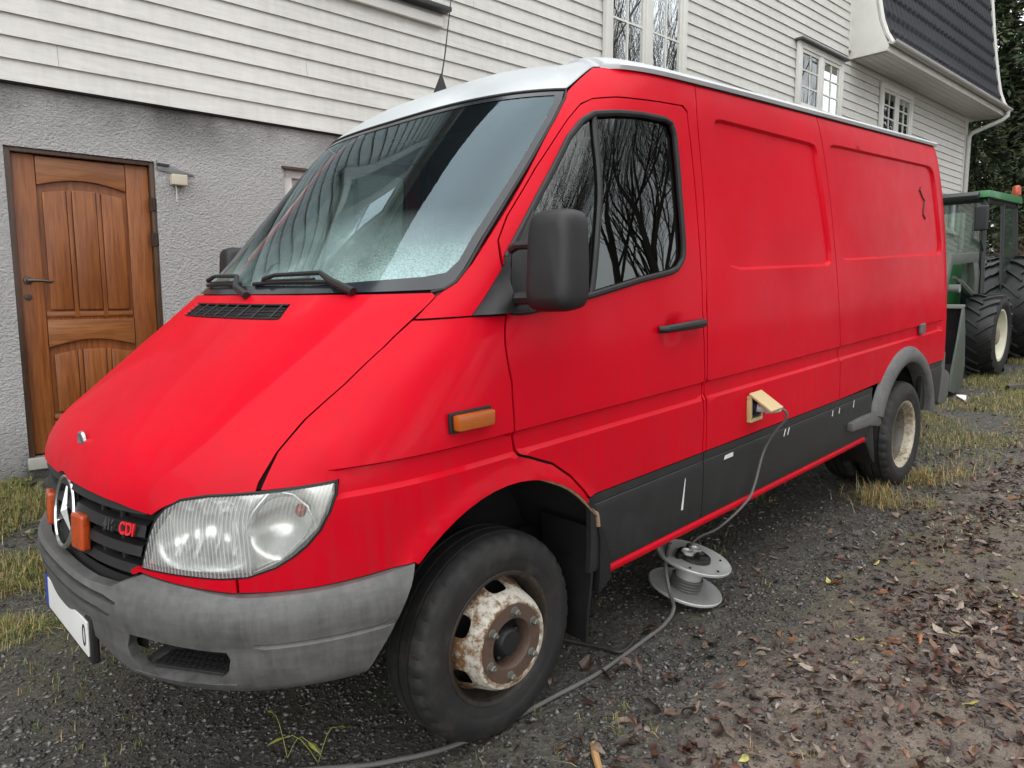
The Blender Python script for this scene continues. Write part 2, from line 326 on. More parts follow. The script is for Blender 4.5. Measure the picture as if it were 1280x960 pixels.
N_=pchip([.2,.85,1.0,1.2,1.35,1.47,1.8,2.05,2.2,2.3],[2.6,2.6,2.65,2.45,2.55,2.9,3.1,3.4,3.2,3.0])
K=.95; S0=K*math.pi/2
def F(s,z,b=0.0):
    W=W_(z)+b; ys=YS_(z); sg=1 if s>=0 else -1; a=abs(s)
    if a>=S0: return (sg*W, ys+(a-S0), z)
    ph=a/K; D=ys-YC_(z)+b; n=N_(z)
    r=((math.sin(ph)/W)**n+(math.cos(ph)/D)**n)**(-1/n)
    return (sg*r*math.sin(ph), ys-r*math.cos(ph), z)
def sm(t): t=max(0.,min(1.,t)); return t*t*(3-2*t)
def inpoly(x,y,P):
    c=False; j=len(P)-1
    for i in range(len(P)):
        if (P[i][1]>y)!=(P[j][1]>y) and x<(P[j][0]-P[i][0])*(y-P[i][1])/(P[j][1]-P[i][1])+P[i][0]: c=not c
        j=i
    return c
def segd(x,y,a,b):
    dx,dy=b[0]-a[0],b[1]-a[1]; L=dx*dx+dy*dy; t=0 if L==0 else max(0,min(1,((x-a[0])*dx+(y-a[1])*dy)/L))
    return math.hypot(x-a[0]-t*dx,y-a[1]-t*dy)
def sdf(x,y,P):
    d=min(segd(x,y,P[i-1],P[i]) for i in range(len(P))); return -d if inpoly(x,y,P) else d
P1=[(2.46,1.80),(2.478,2.085),(2.50,2.112),(2.55,2.118),(3.40,2.095),(3.46,2.088),(3.482,2.06),(3.49,2.0),(3.555,1.54),(3.55,1.49),(3.50,1.472),(2.60,1.482),(2.52,1.497),(2.485,1.53)]
P2=[(3.636,2.06),(3.65,2.095),(3.69,2.108),(3.80,2.11),(5.25,2.098),(5.32,2.088),(5.365,2.055),(5.38,2.0),(5.425,1.56),(5.41,1.51),(5.36,1.494),(3.80,1.494),(3.72,1.50),(3.69,1.54)]
def D(Y,z):
    d=0.
    if .54<Y<5.45:
        f=sm((Y-.54)/.10)*sm((5.45-Y)/.06)
        d-=.014*f*sm((z-.960)/.012)*(1-sm((z-1.030)/.007))
    if 1.40<z<2.2:
        for P in (P1,P2):
            xs=[p[0] for p in P]
            if min(xs)-.02<Y<max(xs)+.02:
                q=sdf(Y,z,P); d-=.015*sm(-q/.011)
    r=math.hypot(Y-1.127,z-.36)
    if z>.6: d+=.014*(1-sm((r-.525)/.05))
    if 1.9<Y<2.3:
        q=math.hypot((Y-2.045)/1.0,(z-1.277)*1.25); d-=.014*(1-sm((q-.030)/.018))
    # longitudinal crease below the windows, soft
    return d
def body(s,z,b=0.):
    x,y,_=F(s,z,0.)
    if abs(x)>.80: b=b+D(y,z)
    return F(s,z,b)
def side(Y,z,b=0.): return (W_(z)+b+D(Y,z)-.03*sm((Y-5.45)/.2)**2,Y,z)
def dens(P,step,closed=True):
    out=[]; n=len(P)
    for i in range(n if closed else n-1):
        a=P[i]; b=P[(i+1)%n]; L=math.hypot(b[0]-a[0],b[1]-a[1]); k=max(1,int(math.ceil(L/step)))
        for j in range(k): out.append((a[0]+(b[0]-a[0])*j/k,a[1]+(b[1]-a[1])*j/k))
    if not closed: out.append(P[-1])
    return out
def smooth_poly(P,it=2):
    for _ in range(it):
        Q=[]
        for i in range(len(P)):
            a,b=P[i],P[(i+1)%len(P)]; Q+= [(a[0]*.75+b[0]*.25,a[1]*.75+b[1]*.25),(a[0]*.25+b[0]*.75,a[1]*.25+b[1]*.75)]
        P=Q
    return P
def panel(name,outer,fn,m,parent,holes=(),step=.03,thick=.02,mirror=False,b=0.,zrows=(),lines=(),edge=None,angle=30,flange=True,wrap=None):
    edge=edge or step*.7
    V=[];E=[]; rings=[]
    for P in [outer]+list(holes):
        d=dens(P,edge); n0=len(V); V+=d; E+=[(n0+i,n0+(i+1)%len(d)) for i in range(len(d))]; rings.append((n0,len(d)))
    for P in lines:
        d=dens(P,edge,False); n0=len(V); V+=d; E+=[(n0+i,n0+i+1) for i in range(len(d)-1)]
    bnd=np.array(V)
    x0,x1=min(p[0] for p in outer),max(p[0] for p in outer); y0,y1=min(p[1] for p in outer),max(p[1] for p in outer)
    ys=list(np.arange(y0+step*.5,y1,step)); ys=[y for y in ys if all(abs(y-q)>step*.35 for q in zrows)]+[z for z in zrows if y0<z<y1]
    cand=[(x+(step*.5*(i%2) if not zrows else 0),y) for i,y in enumerate(sorted(ys)) for x in np.arange(x0+step*.5,x1,step)]
    for (x,y) in cand:
        if not inpoly(x,y,outer) or any(inpoly(x,y,h) for h in holes): continue
        if ((bnd[:,0]-x)**2+(bnd[:,1]-y)**2).min()<(edge*.45)**2: continue
        V.append((x,y))
    rv,re,rf,ov,oe,of=delaunay_2d_cdt([Vector(p) for p in V],E,[],0,1e-6)
    faces=[]
    for f in rf:
        cx=sum(rv[i].x for i in f)/len(f); cy=sum(rv[i].y for i in f)/len(f)
        if inpoly(cx,cy,outer) and not any(inpoly(cx,cy,h) for h in holes): faces.append(tuple(f))
    verts=[fn(p.x,p.y,b) for p in rv]; uv=[(p.x,p.y) for p in rv]
    if flange and thick:
        cnt={}
        for f in faces:
            for i in range(len(f)):
                a,c=f[i],f[(i+1)%len(f)]; k=(min(a,c),max(a,c)); cnt.setdefault(k,[]).append((a,c))
        mp={}
        for k,l in cnt.items():
            if len(l)==1:
                a,c=l[0]
                for q in (a,c):
                    if q not in mp: mp[q]=len(verts); verts.append(fn(rv[q].x,rv[q].y,b-thick)); uv.append((rv[q].x,rv[q].y))
                faces.append((c,a,mp[a],mp[c]))
    if mirror: verts=[(-v[0],v[1],v[2]) for v in verts]; faces=[f[::-1] for f in faces]
    return mk(name,verts,faces,m,parent,True,angle,uv)
def rpath(pts,fn,b=0.,mirror=False,step=.03):
    out=[fn(p[0],p[1],b) for p in dens(pts,step,False)]
    return [(-v[0],v[1],v[2]) for v in out] if mirror else out
def ribbon(name,pts,fn,wd,b,m,parent,mirror=False,closed=False):
    # dark backing strip behind a panel gap
    P=dens(pts,.03,closed); v=[];f=[]
    n=len(P)
    for i,p in enumerate(P):
        a=P[(i-1)%n] if closed else P[max(i-1,0)]; c=P[(i+1)%n] if closed else P[min(i+1,n-1)]
        t=Vector((c[0]-a[0],c[1]-a[1])); t.normalize() if t.length>0 else None; q=(-t.y*wd,t.x*wd)
        v+=[fn(p[0]+q[0],p[1]+q[1],b),fn(p[0]-q[0],p[1]-q[1],b)]
    for i in range(n if closed else n-1): j=(i+1)%n; f.append((2*i,2*i+1,2*j+1,2*j))
    if mirror: v=[(-a[0],a[1],a[2]) for a in v]
    return mk(name,v,f,m,parent,True,60)
# ------------------------------------------------------------ the red panel van
VTILT=0.05645
van=empty('panel_van',(0,0,0),(VTILT,0,0)); tag(van,'red panel van with white roof and weathered grey bumper parked beside the house','van')
ZR=[.948,.960,.966,.972,1.023,1.030,1.037,1.048]
# --- hood
hg=[(.856,.996),(.852,1.02),(.860,1.089),(.890,1.158),(.949,1.24),(.994,1.329),(1.012,1.409),(1.018,1.433),(1.021,1.463)]
hf=[(.742,.992),(.668,.981),(.625,.961),(.589,.937),(.454,.953),(.315,.960),(.186,.962)]
notch=[(.128*math.sin(a),.846+.128*math.cos(a)) for a in [R(x) for x in (26,18,9,0)]]
half=hg[::-1]+hf+notch       # from the rear corner down the gap and along the front lip to the centre
half=half[:-1]
hood_poly=[(1.005,1.472),(.6,1.477),(0,1.479),(-.6,1.477),(-1.005,1.472)]+[(-a,z) for a,z in half]+[(0,.974)]+half[::-1]
def hoodf(s,z,b=0.):
    a=abs(s); lim=.60+.36*(z-.98)/.48
    d=.006*sm((a-lim+.05)/.05)*(-1) if z<1.45 else 0
    return F(s,z,b+.004+d*sm((1.46-z)/.05)*sm((z-.95)/.05))
vent_poly=[(-.49,1.452),(.497,1.452),(.53,1.41),(.515,1.405),(-.40,1.405),(-.47,1.41)]
hood=panel('hood',hood_poly,hoodf,RED,van,holes=[vent_poly],step=.03,thick=.02)
# vent grille
vt=panel('hood_vent',[(-.483,1.4495),(.49,1.4495),(.52,1.4115),(.508,1.4075),(-.40,1.4075),(-.46,1.4115)],lambda s,z,b=0.:F(s,z,b-.016),BLACKPL,hood,step=.04,thick=0)
sl=MB()
for z in (1.448,1.438,1.428,1.418,1.4095):
    x1=.487+(1.449-z)*.75; x0=-.483+(1.449-z)*.6
    sl.tube([F(x0+(x1-x0)*i/16,z,-.001) for i in range(17)],.0028,5)
for k in range(8):
    s_=-.42+k*.125; sl.tube([F(s_,1.448,.0015),F(s_+.012,1.409,.0015)],.004,5)
sl.build('vent_slats',BLACKPL,vt,smooth=True)
# round badge on the hood
c=Vector(F(.062,1.071,.006)); nn=(Vector(F(.062,1.071,.05))-c).normalized()
bd=MB().lathe([(0,.0001),(.004,.021),(.005,.0225),(.003,.027),(-.004,.0285)],'Z',n=32).build('hood_badge',SILVER,hood,smooth=True)
bd.rotation_mode='QUATERNION'; bd.rotation_quaternion=nn.to_track_quat('Z','Y'); bd.location=c
bi=MB().lathe([(.0052,.0001),(.0052,.019)],'Z',n=24).build('badge_face',simple('badge_blue_grey',(.12,.15,.19),.3),bd)
st=MB()
for k in range(3):
    a=R(90+120*k); b_=R(60); st.add([(0,0,.0075),(.019*math.cos(a),.019*math.sin(a),.006),(.004*math.cos(a+b_),.004*math.sin(a+b_),.006),(.004*math.cos(a-b_),.004*math.sin(a-b_),.006)],[(0,2,1),(0,1,3)])
st.build('badge_mark',SILVER,bd)
# --- headlight outline, shared by lamp and fender
HL=[(.861,.996),(.954,1.001),(1.045,1.006),(1.056,.973),(1.051,.93),(1.028,.887),(.996,.852),(.960,.824),(.916,.799),(.847,.778),(.776,.775),(.701,.779),(.538,.786),(.557,.831),(.578,.878),(.604,.924),(.631,.957),(.669,.979),(.742,.991)]
def shrink(P,k):
    cx=sum(p[0] for p in P)/len(P); cy=sum(p[1] for p in P)/len(P); return [(cx+(x-cx)*(1-k),cy+(y-cy)*(1-k)) for x,y in P]
ARC=[(1.127+.505*math.cos(R(a)),.36+.505*math.sin(R(a))) for a in range(0,181,5)]
def YtoS(Y,z): return S0+(Y-YS_(z))
def YZ2S(Y,z):
    ys=YS_(z)
    if Y>=ys: return S0+Y-ys
    lo,hi=.6,S0
    for _ in range(30):
        m_=(lo+hi)/2
        if F(m_,z)[1]<Y: lo=m_
        else: hi=m_
    return lo
arch_in=[(YZ2S(y,z),z) for y,z in [(1.127+.505*math.cos(R(a)),.36+.520*math.sin(R(a))) for a in range(134,38,-6)]]
for mi in (False,True):
    # fender
    fen=[(.868,1.003),(.866,1.089),(.897,1.158),(.955,1.24),(1.000,1.329),(1.018,1.396),(1.049,1.395),(1.194,1.396),(1.309,1.392),(1.500,1.185),(1.594,1.038),(1.652,.957),(1.722,.933),(1.819,.894),(1.897,.834),(1.955,.772),(1.985,.733)]+arch_in[::-1]+[(1.262,.744),(1.13,.738),(1.016,.733),(.90,.733),(.822,.736),(.822,.772),(.847,.7745),(.916,.795),(.964,.821),(1.000,.849),(1.033,.885),(1.056,.93),(1.061,.973),(1.050,1.010),(.954,1.006)]
    fd=panel('fender',fen,body,RED,van,step=.028,thick=.02,mirror=mi,zrows=ZR)
    if not mi:
        ax=[F(s,z,.004) for s,z in arch_in[10:]]; ax=[(p[0]-.002,p[1],p[2]) for p in ax]
        ax+= [(.972,1.545,.665),(.970,1.553,.62)]
        MB().tube(ax,[.003]+[.008]*(len(ax)-1),6).build('rusty_arch_edge',ARCHRUST,fd,smooth=True)
    # strip under the headlight
    panel('headlight_trim',[(.497,.775),(.520,.782),(.70,.7745),(.776,.771),(.817,.772),(.817,.737),(.674,.756),(.535,.775),(.50,.762)],lambda s,z,b=0.:F(s,z,b+.006),RED,van,step=.02,thick=.03,mirror=mi)
    # cab side: pillar, roof rail, door pillar
    seamY=pchip([.5,.742,1.045,1.289,1.774,2.095,2.252],[2.266,2.270,2.281,2.296,2.335,2.352,2.385]); doorY=pchip([.5,.742,1.028,1.226,1.772,2.087,2.12],[2.243,2.245,2.262,2.266,2.277,2.283,2.276])
    SZ=[2.250,2.2,2.15,2.1,2.0,1.9,1.8,1.7,1.6,1.5,1.4,1.3,1.2,1.1,1.0,.9,.8,.742]
    seamL=[(YtoS(seamY(z),z),z) for z in SZ]; doorL=[(YtoS(doorY(z),z),z) for z in SZ[3:]]
    cs=[(1.027,1.462),(1.052,1.502),(1.062,1.552),(1.045,1.749),(1.002,2.069),(.984,2.140),(.990,2.19),(.998,2.240),(1.05,2.243),(1.15,2.246),(1.40,2.25),*[(a-.002,b) for a,b in seamL],*[(a+.004,b) for a,b in doorL[::-1]],(1.664,2.122),(1.613,2.143),(1.45,2.139),(1.198,2.128),(1.099,2.113),(1.064,2.090),(1.053,2.030),(1.046,1.855),(1.061,1.697),(1.087,1.622),(1.128,1.575),(1.195,1.508),(1.305,1.402),(1.194,1.4015),(1.049,1.4015),(1.0215,1.4015),(1.0225,1.43)]
    panel('cab_side_panel',cs,body,RED,van,step=.03,thick=.02,mirror=mi,zrows=ZR)
    # door
    wh=[(1.158,1.567),(1.125,1.764),(1.102,1.96),(1.115,2.025),(1.145,2.052),(1.243,2.065),(1.377,2.073),(1.539,2.072),(1.595,2.060),(1.650,2.02),(1.854,1.799),(2.074,1.583),(2.108,1.54),(2.104,1.505),(2.07,1.492),(1.896,1.471),(1.663,1.432),(1.40,1.401),(1.33,1.40)]
    door=[*[(a-.003,b) for a,b in doorL[::-1]],(1.654,2.119),(1.607,2.137),(1.45,2.133),(1.198,2.122),(1.099,2.107),(1.069,2.083),(1.058,2.025),(1.052,1.855),(1.067,1.697),(1.093,1.622),(1.134,1.578),(1.201,1.511),(1.313,1.396),(1.508,1.185),(1.602,1.038),(1.661,.962),(1.722,.942),(1.821,.903),(1.905,.842),(1.965,.777),(1.992,.742)]
    dr=panel('door',door,body,RED,van,holes=[wh],step=.028,thick=.022,mirror=mi,zrows=ZR)
    # window rubber, quarter light divider, panes
    whs=[(a,b) for a,b in wh]
    MB().tube(rpath(whs+[whs[0]],body,.001,mi,.03),.0115,8,False).build('window_rubber',RUBBER,dr,smooth=True)
    MB().tube(rpath([(1.148,2.05),(1.23,1.95),(1.40,1.76),(1.660,1.435)],body,-.004,mi,.03),.011,6).build('window_divider',BLACKPL,dr,smooth=True)
    panel('window_pane',wh,lambda s,z,b=0.:F(s,z,b-.010),SG,dr,step=.05,thick=0,mirror=mi)
    if not mi:
        q=lambda a,b_: F(1.115+a,1.80+b_,-.014)
        MB().add([q(*p) for p in ((-.01,.035),(.012,.035),(.012,.012),(.035,.012),(.035,-.012),(.012,-.012),(.012,-.035),(-.01,-.035),(-.01,-.012),(-.033,-.012),(-.033,.012),(-.01,.012))],[tuple(range(12))]).build('cross_sticker',simple('pale_green_sticker',(.22,.30,.26),.6),dr)
    # handle
    hx=-1 if mi else 1
    h=MB(); X0=W_(1.277)
    h.tube([(hx*(X0+.006),1.945,1.281),(hx*(X0+.028),1.965,1.281),(hx*(X0+.033),2.08,1.283),(hx*(X0+.034),2.16,1.284),(hx*(X0+.030),2.215,1.284),(hx*(X0+.004),2.235,1.284)],[.013,.015,.0165,.018,.018,.015],10)
    h.build('door_handle',BLACKPL,dr,smooth=True)
    # seams backed in black
    for pts in ([(1.312,1.40),(1.504,1.185),(1.598,1.038),(1.657,.958),(1.722,.937),(1.820,.899),(1.901,.838),(1.960,.774)],[*doorL[::-1],(1.658,2.12),(1.61,2.14),(1.198,2.125),(1.099,2.11),(1.066,2.087),(1.055,2.028),(1.049,1.855),(1.064,1.697),(1.09,1.622),(1.131,1.577),(1.198,1.51),(1.309,1.398)],seamL[1:],[(1.021,1.463),(1.018,1.40),(.997,1.329),(.952,1.24),(.893,1.158),(.863,1.089),(.860,1.0)],[(1.02,1.40),(1.05,1.398),(1.19,1.398),(1.31,1.398)]):
        ribbon('seam_backing',pts,body,.018,-.019,LINER,van,mi)
    # cargo sides, in (Y,z)
    RA=[(4.70+.50*math.cos(R(a)),.36+.50*math.sin(R(a))) for a in range(134,44,-6)]
    jx=lambda z: 3.541+.11*(2.226-z)/1.4 if z>.8 else 3.65
    cA=[*[(seamY(z),min(z,2.25)) for z in SZ],(3.651,.742),(3.645,.83),(3.632,1.18),(3.572,1.94),(3.539,2.250)]
    cA=[(y+.004,z) if i<len(SZ) else (y-.003,z) for i,(y,z) in enumerate(cA)]
    cB=[(3.544,2.250),(3.576,1.94),(3.636,1.18),(3.650,.83),(3.655,.742)]+[(y,z) for y,z in RA if z>.742]+[(5.56,.742),(5.562,1.023),(5.56,1.595),(5.515,1.986),(5.478,2.22),(5.46,2.250)]
    loopsA=[[*dens(P1,.03),P1[0]]]; loopsB=[[*dens(P2,.03),P2[0]]]
    inA=[( (a-3.0)*.978+3.0,(b-1.79)*.962+1.79) for a,b in P1]; inB=[((a-4.53)*.987+4.53,(b-1.8)*.962+1.8) for a,b in P2]
    p1_=panel('cargo_panel',cA,side,RED,van,step=.03,thick=.02,mirror=mi,zrows=ZR,lines=[P1+[P1[0]],inA+[inA[0]]],angle=40)
    p2_=panel('cargo_panel',cB,side,RED,van,step=.03,thick=.02,mirror=mi,zrows=ZR,lines=[P2+[P2[0]],inB+[inB[0]]],angle=40)
    ribbon('seam_backing',[(3.541,2.24),(3.574,1.94),(3.634,1.18),(3.648,.83),(3.653,.742)],side,.02,-.006,simple('dark_red_joint',(.10,.004,.006),.8),van,mi)
    # lower cladding, three lengths, each with its bright raised line
    def clf(Y,z,b=0.): return (W_(z)+b+.004-.010*sm((.47-z)/.06)-.03*sm((Y-5.45)/.2)**2-.004*(sm((z-.700)/.004)-sm((z-.706)/.004)),Y,z)
    for y0,y1,sl0 in ((1.515,2.247,True),(2.253,4.13,True),(5.05,5.47,False)):
        pol=[(y0,.448),(y1,.448),(y1,.738),(y0,.738)]
        if sl0 is False: pol=[(y0,.43),(5.47,.43),(5.47,.738),(5.02,.738)]
        panel('lower_cladding',pol,clf,CLAD,van,step=.05,thick=.02,mirror=mi,zrows=[.698,.701,.705,.709,.45,.46,.47],angle=25)
    sl_=MB(); sxx=-1 if mi else 1; ys_=np.linspace(1.585,4.08,12)
    for k,y_ in enumerate(ys_):
        sl_.v+=[(sxx*(.945+.001),y_,.446),(sxx*.953,y_,.440),(sxx*.956,y_,.428),(sxx*.950,y_,.412),(sxx*.930,y_,.398),(sxx*.88,y_,.398)]
        if k: a=6*(k-1); sl_.f+=[(a+q,a+q+1,a+7+q,a+6+q) for q in range(5)]
    sl_.build('sill',RED,van,smooth=True,angle=60)
    # black arch trim and mud flap behind the front wheel
    at=[(1.127+.505*math.cos(R(a)),.36+.520*math.sin(R(a))) for a in (36,28,20,12,4)]
    panel('arch_trim',at[::-1]+[(1.475,.738),(1.512,.738),(1.545,.66),(1.56,.55),(1.562,.40),(1.56,.36)],lambda Y,z,b=0.:(W_(z)+b+.012,Y,z),BLACKPL,van,step=.03,thick=.04,mirror=mi)
    sx=-1 if mi else 1
    mf=MB(); 
    for i in range(8):
        z=.62-.063*i; y=1.535+.012*math.sin(i*.8)
        mf.v+=[(sx*.70,y,z),(sx*(.955-.02*(i/7)**3),y-.02,z),(sx*(.955-.02*(i/7)**3),y-.008,z),(sx*.70,y+.012,z)]
        if i: 
            a=4*(i-1); bq=4*i; mf.f+=[(a,a+1,bq+1,bq),(a+1,a+2,bq+2,bq+1),(a+2,a+3,bq+3,bq+2),(a+3,a,bq,bq+3)]
    mf.f+=[(0,1,2,3),(28,31,30,29)]
    mf.build('mud_flap',RUBBER,van,smooth=True)
    # rear wheel arch flare
    fl=MB(); n=30
    for i in range(n+1):
        a=R(158-i*(158-8)/n); cy,cz=4.70,.36
        ring=[]
        for (r,x) in ((.462,.90),(.462,.990),(.470,1.000),(.50,1.008),(.54,1.000),(.565,.975),(.572,.955)):
            k=1.0
            y=cy+r*math.cos(a)*1.0; z=cz+r*math.sin(a)*(.99)
            if math.cos(a)<0: y=cy+(r*math.cos(a))*(1.06)
            z=max(z,.30); ring.append((sx*x,y,z))
        fl.v+=ring
    m7=7
    for i in range(n):
        for k in range(m7-1): a=i*m7+k; fl.f.append((a,a+1,a+m7+1,a+m7))
    fl.build('rear_arch_flare',GREYPL,van,smooth=True,angle=50)
    stp=MB().prism([(3.78,.535),(4.05,.52),(4.20,.49),(4.235,.50),(4.225,.545),(4.20,.585),(3.98,.590),(3.78,.585)],sx*.90,sx*.995).build('rear_step',GREYPL,van,bevel=.012)
    MB().prism([(4.14,.50),(4.215,.49),(4.24,.36),(4.27,.22),(4.18,.30),(4.10,.40)],sx*.60,sx*.955).build('inner_guard',BLACKPL,van,bevel=.02)
    # rear bumper corner
    rb=MB().prism([(5.46,.44),(5.52,.40),(5.66,.40),(5.72,.45),(5.73,.60),(5.69,.63),(5.60,.66),(5.60,.79),(5.555,.80),(5.54,.74),(5.46,.738)],sx*.55,sx*.955)
    rb.build('rear_bumper_corner',GREYPL,van,bevel=.014,seg=3)
    # headlight
    hl=empty('headlight',(0,0,0),parent=van)
    def reflf(s,z,b=0.):
        q1=(abs((s-.715)/.135)**4+abs((z-.885)/.092)**4)**.25; q2=math.hypot((s-.935)/.085,(z-.90)/.085)
        d=-.075*(1-min(1,q1)**2)+.006*math.sin(s*110)*(q1<.9)-.05*(1-min(1,q2)**2)
        return F(s,z,b-.022+d)
    panel('reflector',shrink(HL,.02),reflf,REFL,hl,step=.014,thick=0,mirror=mi,angle=60)
    panel('lens',shrink(HL,.015),lambda s,z,b=0.:F(s,z,b+.003),LENS,hl,step=.02,thick=.012,mirror=mi,angle=60)
    MB().tube(rpath(HL+[HL[0]],F,-.003,mi,.02),.0055,6,False).build('lamp_seal',RUBBER,hl,smooth=True)
    MB().tube(rpath([(.893,.999),(.868,.95),(.852,.90),(.848,.84),(.852,.782)],F,-.004,mi,.02),.0035,6).build('lamp_divider',REFL,hl,smooth=True)
    MB().tube(rpath([(.893,.999),(.950,.985),(.995,.95),(1.015,.91),(.985,.865),(.93,.815),(.86,.785)],F,-.006,mi,.02),.003,6).build('lamp_divider',REFL,hl,smooth=True)
    pz=F(.98,.935,-.028); MB().sphere((sx*pz[0],pz[1],pz[2]),.014,12,8,(1.1,1.1,1.3)).build('indicator_bulb',ORANGE,hl,smooth=True)
    # side indicator
    X0=W_(1.1)
    si=rbox('side_indicator_base',(sx*(X0+.001),.990,1.107),(.012,.160,.060),.004,BLACKPL,van)
    i2=MB().prism([(.920,1.085),(1.058,1.082),(1.062,1.129),(.92,1.131)],sx*(X0+.004),sx*(X0+.034)); i2.build('side_indicator',AMBER,van,bevel=.008)
    # mirror base plates
    panel('mirror_base',[(1.185,1.402),(1.165,1.545),(1.16,1.58),(1.215,1.50),(1.305,1.41),(1.302,1.402)],lambda s,z,b=0.:F(s,z,b+.012+.02*sm((s-1.19)/.08)),BLACKPL,van,step=.03,thick=.03,mirror=mi)
    panel('mirror_base',[(1.312,1.405),(1.222,1.50),(1.167,1.572),(1.13,1.72),(1.16,1.69),(1.27,1.55),(1.37,1.425),(1.38,1.408)],lambda s,z,b=0.:F(s,z,b+.014),BLACKPL,van,step=.03,thick=.03,mirror=mi)
    mr_=empty('wing_mirror',(sx*1.112,1.205,1.550),(0,0,sx*R(8)),van)
    # mirror shell: lofted rounded head, convex front, flat glass at the rear
    ms=MB(); n=28; stations=[(-.040,.55),(-.034,.80),(-.020,.93),(.005,1.0),(.045,.99),(.070,.96)]
    for (yy,k) in stations:
        for i in range(n):
            t=2*PI*i/n; cx=abs(math.cos(t))**(2/5.2)*(1 if math.cos(t)>=0 else -1); cz=abs(math.sin(t))**(2/5.2)*(1 if math.sin(t)>=0 else -1)
            wdt=.082*(1-.06*cz); ms.v.append((cx*wdt*k,yy+.012*cz,cz*.145*(k**.6 if k<1 else 1)))
    for j in range(len(stations)-1):
        for i in range(n): ms.f.append((j*n+i,j*n+(i+1)%n,(j+1)*n+(i+1)%n,(j+1)*n+i))
    ms.f+= [tuple(range(n)),tuple((len(stations)-1)*n+i for i in range(n))[::-1]]
    ms.build('mirror_shell',BLACKPL,mr_,smooth=True,angle=50)
    rbox('mirror_glass',(0,.072,0),(.125,.004,.22),.001,CHROME,mr_)
    for zz,r_ in ((1.60,.013),(1.445,.020)):
        MB().tube([(sx*.935,1.215,zz-.01),(sx*.985,1.19,zz),(sx*1.04,1.20,zz)],r_,8).build('mirror_arm',BLACKPL,mr_ if False else van,smooth=True)

# --- windscreen
WSP=[(.969,2.137),(.986,2.10),(1.000,2.024),(1.015,1.789),(1.031,1.624),(1.045,1.54),(1.045,1.505),(1.030,1.486),(.997,1.482)]
top=[(.969-i*.1938,2.137) for i in range(1,10)]
WSF=WSP+[(-a,z) for a,z in WSP[::-1]]
ws=panel('windscreen',WSF,lambda s,z,b=0.:F(s,z,b-.004),WS,van,step=.04,thick=0,angle=80)
fr_in=[(.945,2.122),(.962,2.09),(.975,2.02),(.988,1.789),(1.000,1.63),(1.012,1.565),(1.000,1.53),(.94,1.520),(.70,1.512),(.50,1.505),(0,1.512)]
fr_in=fr_in+[(-a,z) for a,z in fr_in[-2::-1]]
panel('windscreen_border',WSF,lambda s,z,b=0.:F(s,z,b-.001),simple('black_ceramic_border',(.016,.020,.026),.15),ws,holes=[fr_in],step=.04,thick=0,angle=80)
MB().tube(rpath([(1.0,1.474),(1.035,1.482),(1.052,1.50),(1.054,1.54),(1.039,1.63),(1.022,1.79),(1.006,2.03),(.992,2.11),(.972,2.145),(0,2.145),(-.972,2.145)],F,-.002,False,.04),.006,6).build('windscreen_rubber',RUBBER,ws,smooth=True)
panel('cowl',[(1.02,1.455),(1.035,1.50),(0,1.515),(-1.035,1.50),(-1.02,1.455),(0,1.46)],lambda s,z,b=0.:F(s,z,b-.018),BLACKPL,van,step=.04,thick=0)
# wipers
for pts,bl in (([(.09,1.478,.02),(-.10,1.51,.035),(-.22,1.548,.03),(-.545,1.552,.03),(-.60,1.535,.03)],(-.62,-.14)),([(.748,1.484,.02),(.62,1.520,.035),(.53,1.546,.03),(.20,1.545,.03),(.13,1.532,.03)],(.02,.60))):
    wv=MB().tube([F(*p) for p in pts],[.014,.012,.008,.007,.010],8); 
    wo_=wv.build('wiper',BLACKPL,van,smooth=True)
    MB().tube([F(bl[0]+(bl[1]-bl[0])*i/14,1.516+.004*math.sin(i/14*PI),.012) for i in range(15)],.008,6).tube([F(bl[0]+(bl[1]-bl[0])*i/14,1.527,.022) for i in range(2,13)],.005,6).build('wiper_blade',RUBBER,wo_,smooth=True)
# --- roof cap
def roof_edge(s):
    a=abs(s); ze=2.145+.100*sm((a-.968)/.026) if a<1.2 else 2.245
    return ze+.006*sm((a-1.05)/1)
rs=[x for x in np.concatenate([np.linspace(0,.9,14),np.linspace(.92,1.12,30),np.linspace(1.15,1.6,8),np.linspace(1.7,4.75,26)])]
rs=[-x for x in rs[:0:-1]]+list(rs)
ZT=2.372
rows=[]
for s_ in rs:
    ze=roof_edge(s_); a=abs(s_)
    ze=min(ze,2.252); p=Vector(F(s_,ze,0.0)); 
    if a>1.05 and p.y>5.46: p.y=min(p.y,5.50)
    spine=Vector((0,max(p.y,2.35+.0*p.y),ZT-.02*sm((p.y-3.5)/2)))
    k_=sm((a-1.03)/.10)
    rowv=[]
    if k_>0: rowv=[p+Vector((0,0,-.004))]*1+[p+Vector((math.copysign(.014,s_)*k_,-.006*(1-sm((a-1)/.3)),-.006)),p+Vector((math.copysign(.020,s_)*k_,-.006*(1-sm((a-1)/.3)),.008)),p+Vector((math.copysign(.012,s_)*k_,0,.020))]
    else: rowv=[p,p+Vector((0,-.001,.001)),p+Vector((0,0,.002)),p+Vector((0,0,.004))]
    e=rowv[-1]
    for t in (.03,.07,.13,.22,.35,.5,.7,.88):
        g=1-(1-t)**(3.2 if a<1.0 else 4.2)
        q=e.lerp(spine,t); q.z=e.z+(spine.z-e.z)*g; rowv.append(q)
    q=spine.copy(); rowv.append(q); rows.append(rowv)
v=[tuple(p) for r_ in rows for p in r_]; m_=len(rows[0]); f=[(i*m_+k,(i+1)*m_+k,(i+1)*m_+k+1,i*m_+k+1) for i in range(len(rows)-1) for k in range(m_-1)]
roof=mk('roof',v,f,WHITE_P,van,True,50)
